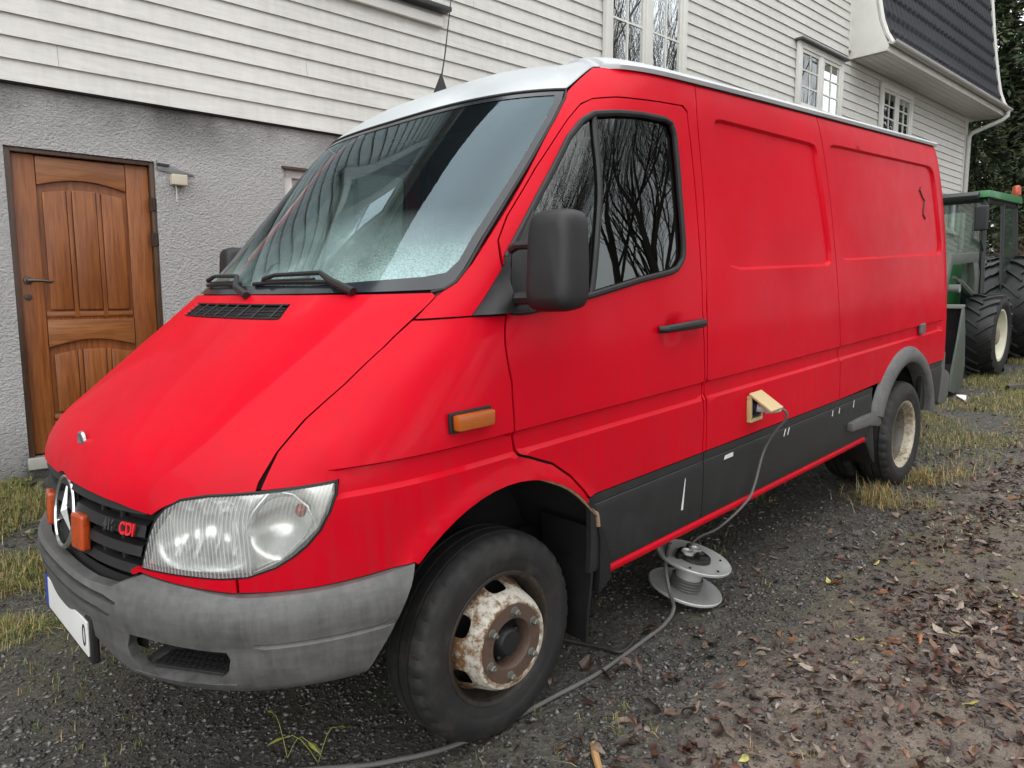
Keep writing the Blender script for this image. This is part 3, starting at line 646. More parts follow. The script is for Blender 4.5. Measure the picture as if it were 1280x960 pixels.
bm=bmesh.new(); bm.from_mesh(roof.data); bmesh.ops.remove_doubles(bm,verts=bm.verts,dist=1e-4); bmesh.ops.recalc_face_normals(bm,faces=bm.faces); bm.to_mesh(roof.data); bm.free(); roof.data.shade_smooth(); roof.data.set_sharp_from_angle(angle=R(50))
# dark gutter line under the roof lip
for sx in (1,-1): MB().tube([(sx*(p[0]+.003),p[1],p[2]) for p in [F(s_,2.243,.0) for s_ in np.linspace(1.12,4.66,40)]],.005,5).build('roof_seam',LINER,van)
# back of the van
bk=[(W_(z)-.04,z) for z in (.45,.7,1.0,1.4,1.8,2.1,2.24)]; bk=bk+[(.5,2.34),(0,2.35)]; bk=bk+[(-a,z) for a,z in bk[-2::-1]]
MB().prism(bk,5.44,5.50,'XZ').build('rear_panel',RED,van,bevel=.01)
MB().tube([(.905,5.53,.80),(.902,5.53,1.5),(.86,5.49,2.0),(.835,5.44,2.23)],.012,8).build('rear_door_edge',RED,van,smooth=True)
# underbody, arch liners, cab interior
ub=MB().box(-.55,.55,.55,5.4,.36,.50).box(-.90,.90,1.72,4.05,.40,.46).box(-.5,.5,.30,.62,.42,.8); ub.build('underbody',LINER,van)
for yc,xi in ((1.127,.50),(4.70,.42)):
    for sx in (1,-1):
        L=MB(); n=20; r_=.53 if yc<2 else .48
        for i in range(n+1):
            a=R(166-i*152/n); y=yc+r_*math.cos(a); z=.36+r_*math.sin(a)
            L.v+=[(sx*.935,y,z),(sx*xi,y,z)]
            if i: k=2*i; L.f.append((k-2,k-1,k+1,k))
        L.v.append((sx*xi,yc,.3)); L.f+=[(2*i+1,2*i+3,len(L.v)-1) for i in range(n)]
        L.build('arch_liner',LINER,van)
MB().box(-.80,.80,2.32,2.34,.5,2.20).build('bulkhead',SEATM,van)
MB().prism([(.98,1.36),(1.30,1.45),(1.42,1.40),(1.45,1.15),(1.3,1.02),(.98,1.02)],-.80,.80).build('dashboard',DASH,van,bevel=.02)
MB().prism([(2.30,2.10),(1.85,2.12),(1.85,2.14),(2.30,2.18)],-.70,.70).build('headliner',LINING,van)
for x in (-.48,.0,.45):
    st_=MB().prism([(2.05,.85),(2.22,.9),(2.30,1.60),(2.18,1.62),(2.08,1.2),(1.7,1.05),(1.7,.9)],x-.22,x+.22).build('seat',SEATM,van,bevel=.04)
    rbox('headrest',(x,2.20,1.70),(.26,.08,.16),.03,SEATM,st_)
sw=MB(); cW=Vector((.43,1.50,1.47)); ax=Vector((0,-.75,.66)).normalized(); ux=Vector((1,0,0)); uy=ax.cross(ux)
sw.tube([cW+.20*(math.cos(2*PI*i/32)*ux+math.sin(2*PI*i/32)*uy) for i in range(33)],.014,8,False).tube([cW-ux*.2,cW+ux*.2],.018,6).tube([cW,cW-ax*.3],.03,8)
sw.build('steering_wheel',DASH,van,smooth=True)
MB().add([(.22,1.02,1.415),(.50,1.05,1.42),(.52,1.26,1.465),(.26,1.23,1.463)],[(0,1,2,3)]).build('paper_sheet',PAPER,van)

# --- grille
gf=lambda s,z,b=0.:F(s,z,b-.045)
gr=empty('grille',parent=van)
GP=[(.60,.945),(.50,.735),(.40,.60),(-.40,.60),(-.50,.735),(-.60,.945),(-.45,.985),(0,.995),(.45,.985)]
panel('grille_back',GP,gf,LINER,gr,step=.04,thick=0)
for (z1,z0,e) in ((.958,.925,.565),(.902,.862,.555),(.842,.806,.532),(.786,.752,.508)):
    g=MB(); ns=40
    for i in range(ns+1):
        s_=-e+2*e*i/ns; g.v+=[F(s_,z1,-.035),F(s_,z1-.006,-.014),F(s_,z0+.006,-.004),F(s_,z0,-.020),F(s_,z0+.004,-.04)]
        if i:
            k=5*i
            for q in range(5): g.f.append((k-5+q,k-5+(q+1)%5,k+(q+1)%5,k+q))
    g.build('grille_slat',BLACKPL,gr,smooth=True,angle=35)
g=MB()
for s_ in (-.42,-.30,.30,.42): g.tube([F(s_,.96,-.028),F(s_,.75,-.028)],.008,6)
g.build('grille_post',BLACKPL,gr)
# star in a ring, leaning back with the grille
st=empty('grille_emblem',(0,.140,.848),(R(-11),0,0),van)
ringp=[(.108*math.cos(2*PI*i/48),.0,.108*math.sin(2*PI*i/48)) for i in range(49)]
MB().tube(ringp,.0078,10,False).build('emblem_ring',CHROME,st,smooth=True)
sr=MB()
for k in range(3):
    a=R(90+120*k); b_=R(60); e=.104; q=.019
    tip=(e*math.cos(a),0,e*math.sin(a)); l=(q*math.cos(a+b_),0,q*math.sin(a+b_)); r_=(q*math.cos(a-b_),0,q*math.sin(a-b_))
    sr.add([(0,-.013,0),tip,l,r_,(0,.004,0)],[(0,2,1),(0,1,3),(4,1,2),(4,3,1)])
sr.build('emblem_star',CHROME,st)
MB().lathe([(.012,.108),(.012,.001)],'Y',n=40).build('emblem_dish',LINER,st)
def text(name,body_,size,m,loc,rot,parent,ext=.002,shear=0.,sx=1.0,bold=0.):
    cu=bpy.data.curves.new(name,'FONT'); cu.body=body_; cu.size=size; cu.extrude=ext; cu.shear=shear; cu.offset=bold; cu.align_x='CENTER'; cu.align_y='CENTER'
    o=bpy.data.objects.new(name,cu); me=bpy.data.meshes.new_from_object(o); bpy.data.objects.remove(o); bpy.data.curves.remove(cu)
    me.materials.clear(); me.materials.append(m); o=bpy.data.objects.new(name,me); COL.objects.link(o); o.location=loc; o.rotation_euler=rot; o.scale=(sx,1,1); o.parent=parent; return o
for tx,s_,m in (('416',.400,DGREY),('CDI',.487,REDTXT)):
    p=Vector(F(s_,.884,.000)); q=Vector(F(s_+.03,.884,.000)); az=math.atan2(q.y-p.y,q.x-p.x)
    text('grille_lettering',tx,.048,m,tuple(p),(R(80),0,az),gr,.0025,.15,.80,.0012)
# orange lamps on the grille
for x in (-.178,.178):
    l=rbox('grille_lamp',(x,.138,.826),(.078,.028,.106),.010,ORANGE,van,(R(-6),0,R(8 if x>0 else -8)))
    rbox('lamp_bracket',(0,.025,-.03),(.03,.03,.08),.004,BLACKPL,l)
# --- front bumper
BT=[(0,.716),(.30,.716),(.42,.722),(.50,.752),(.54,.768),(.70,.748),(.827,.731),(1.016,.730),(1.15,.735),(1.262,.740)]
BB=[(1.19,.60),(1.10,.448),(.994,.448),(.882,.452),(.767,.458),(.583,.462),(.47,.478),(.40,.500),(.34,.53),(.29,.552),(0,.552)]
def bumpf(s,z,b=0.):
    p=[(.44,-.03),(.455,.006),(.48,.028),(.55,.040),(.598,.044),(.604,.036),(.612,.046),(.66,.048),(.70,.042),(.725,.026),(.745,.010),(.77,.004)]
    if abs(s)<.86: p[4]=(.598,.040); p[5]=(.604,.041); p[6]=(.612,.043)
    x=z
    if x<=p[0][0]: o=p[0][1]
    elif x>=p[-1][0]: o=p[-1][1]
    else:
        for i in range(len(p)-1):
            if p[i][0]<=x<=p[i+1][0]: o=p[i][1]+(p[i+1][1]-p[i][1])*(x-p[i][0])/(p[i+1][0]-p[i][0]); break
    return F(s,z,o+b)
bh=BT+BB
bpoly=[(s,z) for s,z in BT]+BB[:-1]+[(0,.552)]+[(-s,z) for s,z in BB[-2::-1]]+[(-s,z) for s,z in BT[:0:-1]]
inta=[(.500,.607),(.56,.608),(.788,.590),(.795,.57),(.786,.53),(.755,.500),(.72,.486),(.60,.490),(.52,.500),(.488,.53),(.480,.565)]
slots=[[(.02,.702),(.28,.702),(.40,.699),(.462,.690),(.468,.672),(.40,.678),(.28,.682),(.02,.683)],[(.02,.660),(.28,.660),(.38,.656),(.430,.650),(.425,.636),(.38,.640),(.28,.644),(.02,.644)]]
sl2=[]
for P in slots: 
    full=[(a,b) for a,b in P if a>.1]; k=len(full)//2
    sl2.append(full[:k]+full[k:]+[(-a,b) for a,b in full[::-1]])
slot_polys=[]
for (zt,zb,e) in ((.701,.683,.463),(.660,.643,.428)): slot_polys.append([(-e,zt-.010),(-e+.06,zt),(e-.06,zt),(e,zt-.010),(e-.01,zb-.002),(e-.07,zb),(-e+.07,zb),(-e+.01,zb-.002)])
fbump=panel('front_bumper',bpoly,bumpf,GREYPL,van,holes=[inta,[(-a,b) for a,b in inta]]+slot_polys,step=.028,thick=.03,zrows=[.452,.46,.472,.49,.597,.601,.605,.611,.715,.722,.729],angle=28)
panel('bumper_back',[(.5,.74),(-.5,.74),(-.5,.53),(.5,.53)],lambda s,z,b=0.:F(s,z,b-.012),LINER,fbump,step=.05,thick=0)
for sx in (1,-1):
    # foot step in the bumper corner
    mi=sx<0
    st_=MB(); 
    P=[(.49,0),(.795,0)]
    rowsS=[]
    for i in range(13):
        s_=.485+(.80-.485)*i/12
        rowsS.append([F(s_,.492,.034),F(s_,.500,.005),F(s_,.506,-.09),F(s_,.62,-.10),F(s_,.612,.03)])
    vv=[p for r_ in rowsS for p in r_]; ff=[(i*5+k,i*5+k+1,(i+1)*5+k+1,(i+1)*5+k) for i in range(12) for k in range(4)]
    if mi: vv=[(-a,b,c_) for a,b,c_ in vv]
    mk('step_recess',vv,ff,GREYPL,fbump,True,30)
    tp=MB(); 
    q=[F(.535,.508,.018),F(.765,.508,.016),F(.775,.514,-.05),F(.56,.514,-.055)]
    tr=[(a,b,c_+.006) for a,b,c_ in q]; tp.add(list(q)+tr,[(0,1,2,3)[::-1],(4,5,6,7),(0,1,5,4),(1,2,6,5),(2,3,7,6),(3,0,4,7)])
    if mi: tp.v=[(-a,b,c_) for a,b,c_ in tp.v]
    pad=tp.build('step_pad',CLAD,fbump,bevel=.003)
    st2=MB()
    for i in range(11):
        for j in range(3):
            u=(i+.5+.5*(j%2))/11.6; v_=(j+.6)/3.4
            a=Vector(tr[0]).lerp(Vector(tr[1]),u); b_=Vector(tr[3]).lerp(Vector(tr[2]),u); p=a.lerp(b_,v_)
            st2.lathe([(-.001,.0075),(.003,.009),(.0033,.0001)],'Z',(sx*p.x,p.y,p.z),8)
    st2.build('step_studs',LINER,pad)
# number plate with blue band; the characters are hidden in the photo except one edge
npl=empty('number_plate',(.015,.100,.532),(R(-4),0,0),van)
rbox('plate_holder',(0,.012,0),(.552,.022,.142),.006,BLACKPL,npl)
rbox('plate_face',(.018,-.001,0),(.476,.006,.104),.002,PLATEW,npl)
rbox('plate_band',(-.237,-.001,0),(.040,.006,.104),.002,PLATEB,npl)
text('plate_character','0',.095,LINER,(.223,-.0045,0),(R(90),0,0),npl,.0006,0,.8)
# --- wheels
TP=[(-.080,.212),(-.090,.222),(-.098,.25),(-.1005,.258),(-.100,.262),(-.102,.28),(-.098,.310),(-.090,.326),(-.080,.336),(-.060,.3435),(-.052,.3445),(-.0495,.334),(-.042,.334),(-.040,.345),(-.006,.346),(-.005,.334),(.005,.334),(.006,.346),(.040,.345),(.042,.334),(.0495,.334),(.052,.3445),(.060,.3435),(.080,.336),(.090,.326),(.094,.318),(.0945,.314),(.098,.310),(.102,.28),(.1005,.262),(.0985,.258),(.098,.25),(.090,.222),(.080,.212)]
def tyre_mesh(c,m):
    b=MB(); n=144; b.lathe(TP,'X',c,n)
    for j,(h,r) in enumerate(TP):
        if .325<r<.344 and abs(h)>.056:
            for k in range(n):
                if k%4==0: 
                    x,y,z=b.v[j*n+k]; dy,dz=y-c[1],z-c[2]; q=(r-.006)/r; b.v[j*n+k]=(x-math.copysign(.002,h),c[1]+dy*q,c[2]+dz*q)
    return b
def wheel(cx,sx,rear):
    name='rear_wheel' if rear else 'front_wheel'
    w_=empty(name,(sx*cx,4.70 if rear else 1.127,.343),(0,0,0 if sx>0 else PI),van)
    tyre_mesh((0,0,0),TYRE).build('tyre',TYRE,w_,smooth=True,angle=40)
    if rear:
        tyre_mesh((-.232,0,0),TYRE).build('tyre',TYRE,w_,smooth=True,angle=40)
        rim=MB().lathe([(.070,.205),(.080,.214),(.0885,.2225),(.090,.2215),(.088,.213),(.078,.203),(.060,.199),(.030,.196)],'X',n=64).build('rim',RIMC,w_,smooth=True,angle=40)
        MB().lathe([(.030,.1958),(.020,.188),(-.02,.184),(-.060,.180),(-.075,.165),(-.080,.12),(-.080,.0)],'X',n=64).build('rim_well',m_rust('darker_rim_well',(.13,.12,.105),(.05,.03,.02),(.16,.12,.08)),rim,smooth=True,angle=40)  # barrel and disc coloured darker and browner than the cream lip
        MB().lathe([(-.08,.085),(-.02,.08),(-.005,.06),(0,0.001)],'X',n=32).build('hub',HUBM,w_,smooth=True)
        return
    MB().lathe([(.074,.203),(.082,.214),(.0895,.2225),(.092,.221),(.090,.211),(.082,.205),(.060,.202),(.050,.196),(.010,.193),(-.01,.19)],'X',n=72).build('rim_edge',RIMD,w_,smooth=True,angle=50)
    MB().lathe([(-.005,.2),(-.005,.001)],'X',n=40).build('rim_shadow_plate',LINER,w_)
    prof=pchip([.128,.134,.142,.150,.157,.164,.172,.185,.199],[.139,.1435,.143,.136,.122,.100,.066,.030,.000])
    def disc(a,r,b=0.): t=a/.16; return (prof(r)+b,r*math.sin(t),r*math.cos(t))
    holes=[]
    for k in range(6):
        ac=(k*60-178)/180*PI*.16; holes.append([(ac+.034*math.copysign(abs(math.cos(t))**.7,math.cos(t)),.1715+.0095*math.copysign(abs(math.sin(t))**.7,math.sin(t))) for t in [2*PI*i/20 for i in range(20)]])
    e=PI*.16
    rim=panel('rim',[(-e,.128),(e,.128),(e,.199),(-e,.199)],disc,RIMW,w_,holes=holes,step=.012,thick=.012,angle=40)
    MB().lathe([(0.1210,.130),(0.1370,.131),(0.1410,.127),(0.1410,.084),(0.1360,.080),(0.0710,.078)],'X',n=56).build('rim_centre',RIMB,rim,smooth=True,angle=40)
    hb=MB().lathe([(0.0510,.079),(0.0860,.076),(0.0910,.060),(0.1060,.050),(0.1290,.044),(0.1350,.038),(0.1360,.001)],'X',n=28)
    for k in range(6):
        t=R(60*k+20); hb.sphere((.093,.062*math.sin(t),.062*math.cos(t)),.012,8,6)
    hb.build('hub',HUBM,w_,smooth=True,angle=40)
    for k in range(6):
        t=R(60*k+8); y,z=.106*math.sin(t),.106*math.cos(t)
        nb=MB().lathe([(0.1390,.0165),(0.1430,.0160),(0.1440,.0125),(0.1440,.0115)],'X',(0,y,z),12).lathe([(0.1440,.0118),(0.1590,.0112),(0.1610,.009),(0.1610,.0062),(0.1680,.0058),(0.1690,.001)],'X',(0,y,z),6)
        nb.build('wheel_nut',NUTM,w_)
for sx in (1,-1): wheel(.812,sx,False); wheel(.885,sx,True)
# --- socket with its flap, catch, aerial, leftover lettering strokes
sk=empty('power_socket',(W_(.85)+.001,2.665,.862),parent=van)
b=MB(); 
for (y0,y1,z0,z1) in ((-.055,.055,.045,.06),(-.055,.055,-.06,-.045),(-.055,-.042,-.045,.045),(.042,.055,-.045,.045)): b.box(0,.022,y0,y1,z0,z1)
b.build('socket_frame',SOCKY,sk,bevel=.002)
MB().box(-.002,.006,-.042,.042,-.045,.045).build('socket_back',PLUGB,sk)
MB().lathe([(0,.034),(.03,.034),(.03,.026),(.01,.025),(.01,.001)],'X',n=24).build('socket_collar',PLUGB,sk,smooth=True)
fl_=rbox('socket_flap',(.064,0,.036),(.128,.112,.012),.004,SOCKY,sk,(0,R(33),0))
rbox('side_catch',(W_(1.01)+.002,4.985,1.012),(.022,.085,.068),.008,simple('grey_catch',(.10,.10,.10),.5),van)
an=MB().add([(-.33,1.93,2.325),(-.27,1.93,2.325),(-.27,2.02,2.335),(-.33,2.02,2.335),(-.305,1.992,2.47),(-.295,1.992,2.47)],[(0,1,5,4),(1,2,5),(2,3,4,5),(3,0,4)])
aer=an.build('aerial',RUBBER,van,bevel=.002); MB().tube([(-.30,1.992,2.45),(-.30,2.02,2.55),(-.30,2.14,3.1)],[.004,.0035,.0015],6).build('aerial_rod',RUBBER,aer)
STW=simple('white_decal',(.66,.66,.66),.5)
def strip(poly,b=.0062):
    lf=MB(); lf.add([(W_(z)+b-.0,y,z) for y,z in poly],[tuple(range(len(poly)))]); lf.build('side_marking',STW,van)
strip([(2.085,.530),(2.100,.530),(2.112,.655),(2.108,.665)]); 
strip([(2.42,.690),(2.49,.692),(2.49,.672),(2.41,.672)])
for y in (2.98,3.02): strip([(y-.006,.665),(y+.004,.665),(y+.02,.70),(y+.008,.70)])
for y in (3.55,3.64,3.84): strip([(y-.006,.665),(y+.006,.665),(y+.01,.697+.012*(y>3.8)),(y,.697+.012*(y>3.8))])
MB().tube([side(y,z,.001) for y,z in ((5.10,1.945),(5.075,1.93),(5.115,1.885),(5.16,1.86),(5.125,1.80),(5.11,1.765),(5.14,1.74),(5.155,1.75))],.007,6).build('side_marking',simple('black_decal',(.03,.02,.02),.5),van)
# ------------------------------------------------------------ house (local axes: x out of the wall, y along it, z up)
house=empty('house',(-2.9,0,0),(0,0,-.0374)); tag(house,'white clapboard house with grey stucco basement and dark tiled roof','house')
HX0,HX1=-9.0,17.88; SB=2.817
def wall_holes(name,x,y0,y1,z0,z1,holes,m,depth=.12):
    ys=sorted({y0,y1,*[h[0] for h in holes],*[h[1] for h in holes]}); zs=sorted({z0,z1,*[h[2] for h in holes],*[h[3] for h in holes]})
    b=MB()
    for i in range(len(ys)-1):
        for j in range(len(zs)-1):
            cy,cz=(ys[i]+ys[i+1])/2,(zs[j]+zs[j+1])/2
            if any(h[0]<cy<h[1] and h[2]<cz<h[3] for h in holes): continue
            b.add([(x,ys[i],zs[j]),(x,ys[i+1],zs[j]),(x,ys[i+1],zs[j+1]),(x,ys[i],zs[j+1])],[(0,1,2,3)])
    for (a,c,d,e) in holes:
        b.add([(x,a,d),(x,c,d),(x,c,e),(x,a,e),(x-depth,a,d),(x-depth,c,d),(x-depth,c,e),(x-depth,a,e)],[(0,4,5,1),(1,5,6,2),(2,6,7,3),(3,7,4,0)])
    return mk(name,b.v,b.f,m,house)
DY0,DY1,DZ0,DZ1=.500,1.362,.485,2.438
wall_holes('basement_wall',0,HX0,HX1,-1.2,SB+.02,[(DY0,DY1,DZ0,DZ1),(2.30,2.95,1.95,2.50)],STUCCO)
# clapboards
b=MB(); z=SB; P=.1325
while z<8.4:
    e=HX1 if z+P<5.42 else 11.95
    y0=HX0 if z+P<5.60 else 5.2
    x_t=.014; x_b=.032
    wob=0
    b.add([(x_b,y0,z),(x_b,e,z),(x_t,e,z+P+.012),(x_t,y0,z+P+.012),(.0,y0,z),(.0,e,z)],[(0,1,2,3),(4,5,1,0)])
    # little shadow gap lip under each board
    z+=P
sid=mk('siding',b.v,b.f,SIDING,house)
b=MB().box(.0,.026,HX0,HX1,SB-.012,SB-.001); b.build('siding_shade_strip',LINER,house)  # black strip standing in for the shade below the lowest clapboard
jr=random.Random(12); b=MB()
for k in range(32):
    for _ in range(2):
        yj=jr.uniform(-1,11.8); zz=SB+k*P; b.add([(.0325,yj-.0012,zz+.001),(.0325,yj+.0012,zz+.001),(.016,yj+.0012,zz+P-.004),(.016,yj-.0012,zz+P-.004)],[(0,1,2,3)])
b.build('siding_joints',simple('joint_shadow_grey',(.12,.12,.11),.8),house)
MB().box(.0,.050,11.93,12.05,5.42,7.2).build('corner_board',TRIM,house,bevel=.004)
MB().box(-.02,.045,HX1-.10,HX1+.02,SB,5.42).build('corner_board',TRIM,house,bevel=.004)
# end wall of the house (faces away) and solid body behind
MB().box(-7,-.25,HX0,HX1-.02,-1.0,6.8).build('house_body',SIDING,house)
def window(y0,y1,z0,z1,head=True,blind=False,cols=2,rows=3,sill=True):
    w_=empty('window',(0,0,0),parent=house); c=.085; x=.055
    MB().box(x-.02,x+.035,y0-c,y0,z0-c*.6,z1+c).box(x-.02,x+.035,y1,y1+c,z0-c*.6,z1+c).box(x-.018,x+.033,y0,y1,z1,z1+c).box(x-.018,x+.033,y0,y1,z0-c*.6,z0).build('window_casing',TRIM,w_,bevel=.004)
    ym=(y0+y1)/2; fr=MB(); mu=MB(); gl=MB()
    fr.box(x-.01,x+.025,ym-.045,ym+.045,z0,z1)
    for a,d in ((y0,ym-.045),(ym+.045,y1)):
        t=.050
        fr.box(x-.01,x+.018,a,a+t,z0,z1).box(x-.01,x+.018,d-t,d,z0,z1).box(x-.008,x+.016,a+t,d-t,z0,z0+t).box(x-.008,x+.016,a+t,d-t,z1-t,z1)
        for k in range(1,cols): yy=a+t+(d-a-2*t)*k/cols; mu.box(x-.004,x+.010,yy-.011,yy+.011,z0+t,z1-t)
        for k in range(1,rows): zz=z0+t+(z1-z0-2*t)*k/rows; mu.box(x-.003,x+.009,a+t,d-t,zz-.011,zz+.011)
        tl=rng.normal(0,.0016)
        gl.add([(x-.001+tl,a+t*.8,z0+t*.8),(x-.001,d-t*.8,z0+t*.8),(x-.001+tl,d-t*.8,z1-t*.8),(x-.001,a+t*.8,z1-t*.8)],[(0,1,2,3)])
    fr.build('sash',TRIM,w_,bevel=.003); mu.build('glazing_bars',TRIM,w_)
    gl.build('window_panes',HGC if blind else HG,w_)
    if blind:
        bl=MB(); zz=z0+.05
        while zz<z1-.05: bl.add([(x-.004,y0+.03,zz),(x-.004,y1-.03,zz),(x-.010,y1-.03,zz+.037),(x-.010,y0+.03,zz+.037)],[(0,1,2,3)]); zz+=.04
        bl.build('louvre_blind',BLIND,w_); MB().add([(x-.012,y0,z0),(x-.012,y1,z0),(x-.012,y1,z1),(x-.012,y0,z1)],[(0,1,2,3)]).build('blind_backing',BLIND,w_)
    else: MB().add([(x-.006,y0,z0),(x-.006,y1,z0),(x-.006,y1,z1),(x-.006,y0,z1)],[(0,1,2,3)]).build('dark_room',LINER,w_)
    if head: MB().box(x-.02,x+.10,y0-c-.05,y1+c+.05,z1+c+.002,z1+c+.03).build('window_head',simple('lead_flashing',(.07,.07,.072),.5),w_,bevel=.004)
    if sill: MB().box(x-.02,x+.085,y0-c-.06,y1+c+.06,z0-c*.6-.038,z0-c*.6-.002).build('window_sill',simple('lead_flashing',(.03,.03,.032),.5),w_,bevel=.004)
    return w_
window(6.04,7.35,3.90,5.70)
window(10.30,11.60,4.30,5.10)
window(13.30,14.55,4.36,5.08,head=False)
window(2.28,3.70,4.08,5.55,blind=True)
MB().box(.03,.07,2.20,3.80,3.87,3.95).build('window_apron',TRIM,house,bevel=.004)
window(.35,1.50,3.74,5.15,blind=True,sill=False,head=False,cols=1,rows=2)
window(-3.2,-1.6,3.9,5.4)
# basement vent window
vw=empty('basement_window',parent=house)
MB().box(-.10,-.04,2.30,2.95,2.44,2.50).box(-.10,-.04,2.30,2.38,1.95,2.44).build('window_frame',TRIM,vw,bevel=.003)
MB().box(-.12,-.09,2.30,2.95,1.95,2.50).build('window_panel',TRIM,vw)
MB().box(-.02,.02,2.28,2.95,2.498,2.515).build('window_lintel',WOODD,vw)
# --- mansard over the rear part, with soffit, gutter, barge and downpipe
prof=[(.62,5.41),(.52,5.58),(.44,5.80),(.38,6.1),(.30,6.6),(.22,7.2),(.10,8.2),(-.05,9.2)]
b=MB(); y=12.02; rowsM=[]
tw=.20; ny=int((18.30-12.02)/.05)
zs=[]; 
for i in range(len(prof)-1):
    L=math.hypot(prof[i+1][0]-prof[i][0],prof[i+1][1]-prof[i][1]); k=max(1,int(L/.30*6))
    for j in range(k): t=j/k; zs.append((prof[i][0]+(prof[i+1][0]-prof[i][0])*t,prof[i][1]+(prof[i+1][1]-prof[i][1])*t))
def tile_surface(xz,y0,y1,name):
    b=MB(); n=int((y1-y0)/.033)
    acc=0; prev=xz[0]; rws=[]
    for (x,z) in xz:
        acc+=math.hypot(x-prev[0],z-prev[1]); prev=(x,z)
        st=.030*(1-((acc/.31)%1.0))
        rws.append([(x+st+.022*max(0,math.sin(2*PI*(y0+(y1-y0)*i/n)/.20))**.7 ,y0+(y1-y0)*i/n,z) for i in range(n+1)])
    v=[p for r_ in rws for p in r_]; m_=n+1
    f=[(i*m_+k,i*m_+k+1,(i+1)*m_+k+1,(i+1)*m_+k) for i in range(len(rws)-1) for k in range(n)]
    return mk(name,v,f,TILES,house,True,35)
xz=[]
for i in range(len(prof)-1):
    L=math.hypot(prof[i+1][0]-prof[i][0],prof[i+1][1]-prof[i][1]); k=max(1,int(L/.045))
    for j in range(k): t=j/k; xz.append((prof[i][0]+(prof[i+1][0]-prof[i][0])*t,prof[i][1]+(prof[i+1][1]-prof[i][1])*t))
tile_surface(xz,12.10,18.28,'lower_roof')
pr=[(0,5.30),(.60,5.30),(.62,5.36)]+prof[1:]+[(-.3,9.2),(-.3,5.31)]
b=MB(); b.prism([(x,z) for x,z in pr],12.0,12.09,'XZ'); b.build('barge_board',TRIM,house,bevel=.006)
edge=[(x+.05,12.05,z) for x,z in prof]
MB().tube([(x+.045,12.05,z) for x,z in prof],.035,6).build('barge_trim',TRIM,house,smooth=True)
MB().prism([(x,z) for x,z in pr],18.28,18.34,'XZ').build('barge_board',TRIM,house,bevel=.006)
MB().tube([(x+.045,18.33,z) for x,z in prof],.035,6).build('barge_trim',TRIM,house,smooth=True)
s=MB()
for i in range(5): s.box(.04+i*.112,.04+i*.112+.106,12.05,18.30,5.300+.0,5.318)
s.build('soffit',TRIM,house,bevel=.003)
MB().box(.59,.612,12.02,18.32,5.29,5.43).build('fascia',TRIM,house,bevel=.003)
g=MB(); n=10
for y in (12.0,18.36):
    for i in range(n+1): a=PI+PI*i/n; g.v.append((.675+.062*math.cos(a),y,5.44+.062*math.sin(a)))
    for i in range(n+1): a=2*PI-PI*i/n; g.v.append((.675+.056*math.cos(a),y,5.44+.056*math.sin(a)))
m_=2*(n+1)
for i in range(m_-1): g.f.append((i,i+1,m_+i+1,m_+i))
g.f+= [tuple(range(m_))[::-1],tuple(range(m_,2*m_))]
g.build('gutter',ZINC,house,smooth=True,angle=50)
MB().tube([(.675,18.22,5.40),(.675,18.22,5.28),(.60,18.15,5.20),(.14,17.86,4.97),(.09,17.84,4.88),(.09,17.84,0.5)],.045,10).build('downpipe',ZINC,house,smooth=True)
# the same mansard over the near end, gable between the two
xz=[(.30-.009*i,5.62+.047*i) for i in range(66)]
tile_surface(xz,HX0,5.2,'main_roof')
MB().box(0,.30,HX0,5.25,5.56,5.60).build('eaves_board',TRIM,house)
MB().prism([(0,5.6),(.30,5.6),(-.05,7.2),(-.28,8.7),(-.6,8.7),(-.6,5.6)],5.2,5.26,'XZ').build('barge_board',TRIM,house,bevel=.006)
tile_surface([(.25-.75*i/30,8.35+.9*i/30) for i in range(31)],5.0,12.1,'main_roof')
MB().prism([(-7,6.6),(-.62,6.6),(-.62,8.5),(-3.5,9.6),(-7,9.6)],5.3,18.2,'XZ').build('roof_body',TILES,house); MB().prism([(-7,5.6),(-.34,5.6),(-.34,8.6),(-3.5,8.8),(-7,8.8)],HX0,5.3,'XZ').build('roof_body',TILES,house)
# --- basement door
dr=empty('door',(0,0,0),parent=house); X=-.055
MB().box(-.12,-.015,DY0,DY0+.035,DZ0,DZ1).box(-.12,-.015,DY1-.03,DY1,DZ0,DZ1).box(-.12,-.016,DY0+.035,DY1-.03,DZ1-.028,DZ1).build('door_frame',WOODD,dr,bevel=.003)
L0,L1=DY0+.038,DY1-.033; ZB,ZT_=DZ0+.012,DZ1-.032
leaf=MB().box(X-.04,X-.022,L0,L1,ZB,ZT_).build('door_leaf',WOODV,dr)
b=MB().box(X-.022,X,L0,.664,ZB,ZT_).box(X-.022,X,1.187,L1,ZB,ZT_); b.build('door_stile',WOODV,leaf,bevel=.003)
def arch(y0,y1,zs,zm,n=12): return [(y0+(y1-y0)*i/n, zs+(zm-zs)*math.sin(PI*i/n)) for i in range(n+1)]
A=arch(.668,1.183,2.222,2.268)
MB().prism([(.668,ZT_-.006),*A,(1.183,ZT_-.006)],X-.022,X+.006).build('door_rail',WOODH,leaf,bevel=.005)
A2=arch(.668,1.183,1.188,1.236)
MB().prism([(.668,1.365),*A2,(1.183,1.365)],X-.022,X+.006).build('door_rail',WOODH,leaf,bevel=.005)
MB().box(X-.022,X-.002,.668,1.183,ZB,.70).build('door_rail',WOODH,leaf,bevel=.005)
def arc_top(y,base,rise): return base+rise*math.sin(PI*(y-.668)/(1.183-.668))
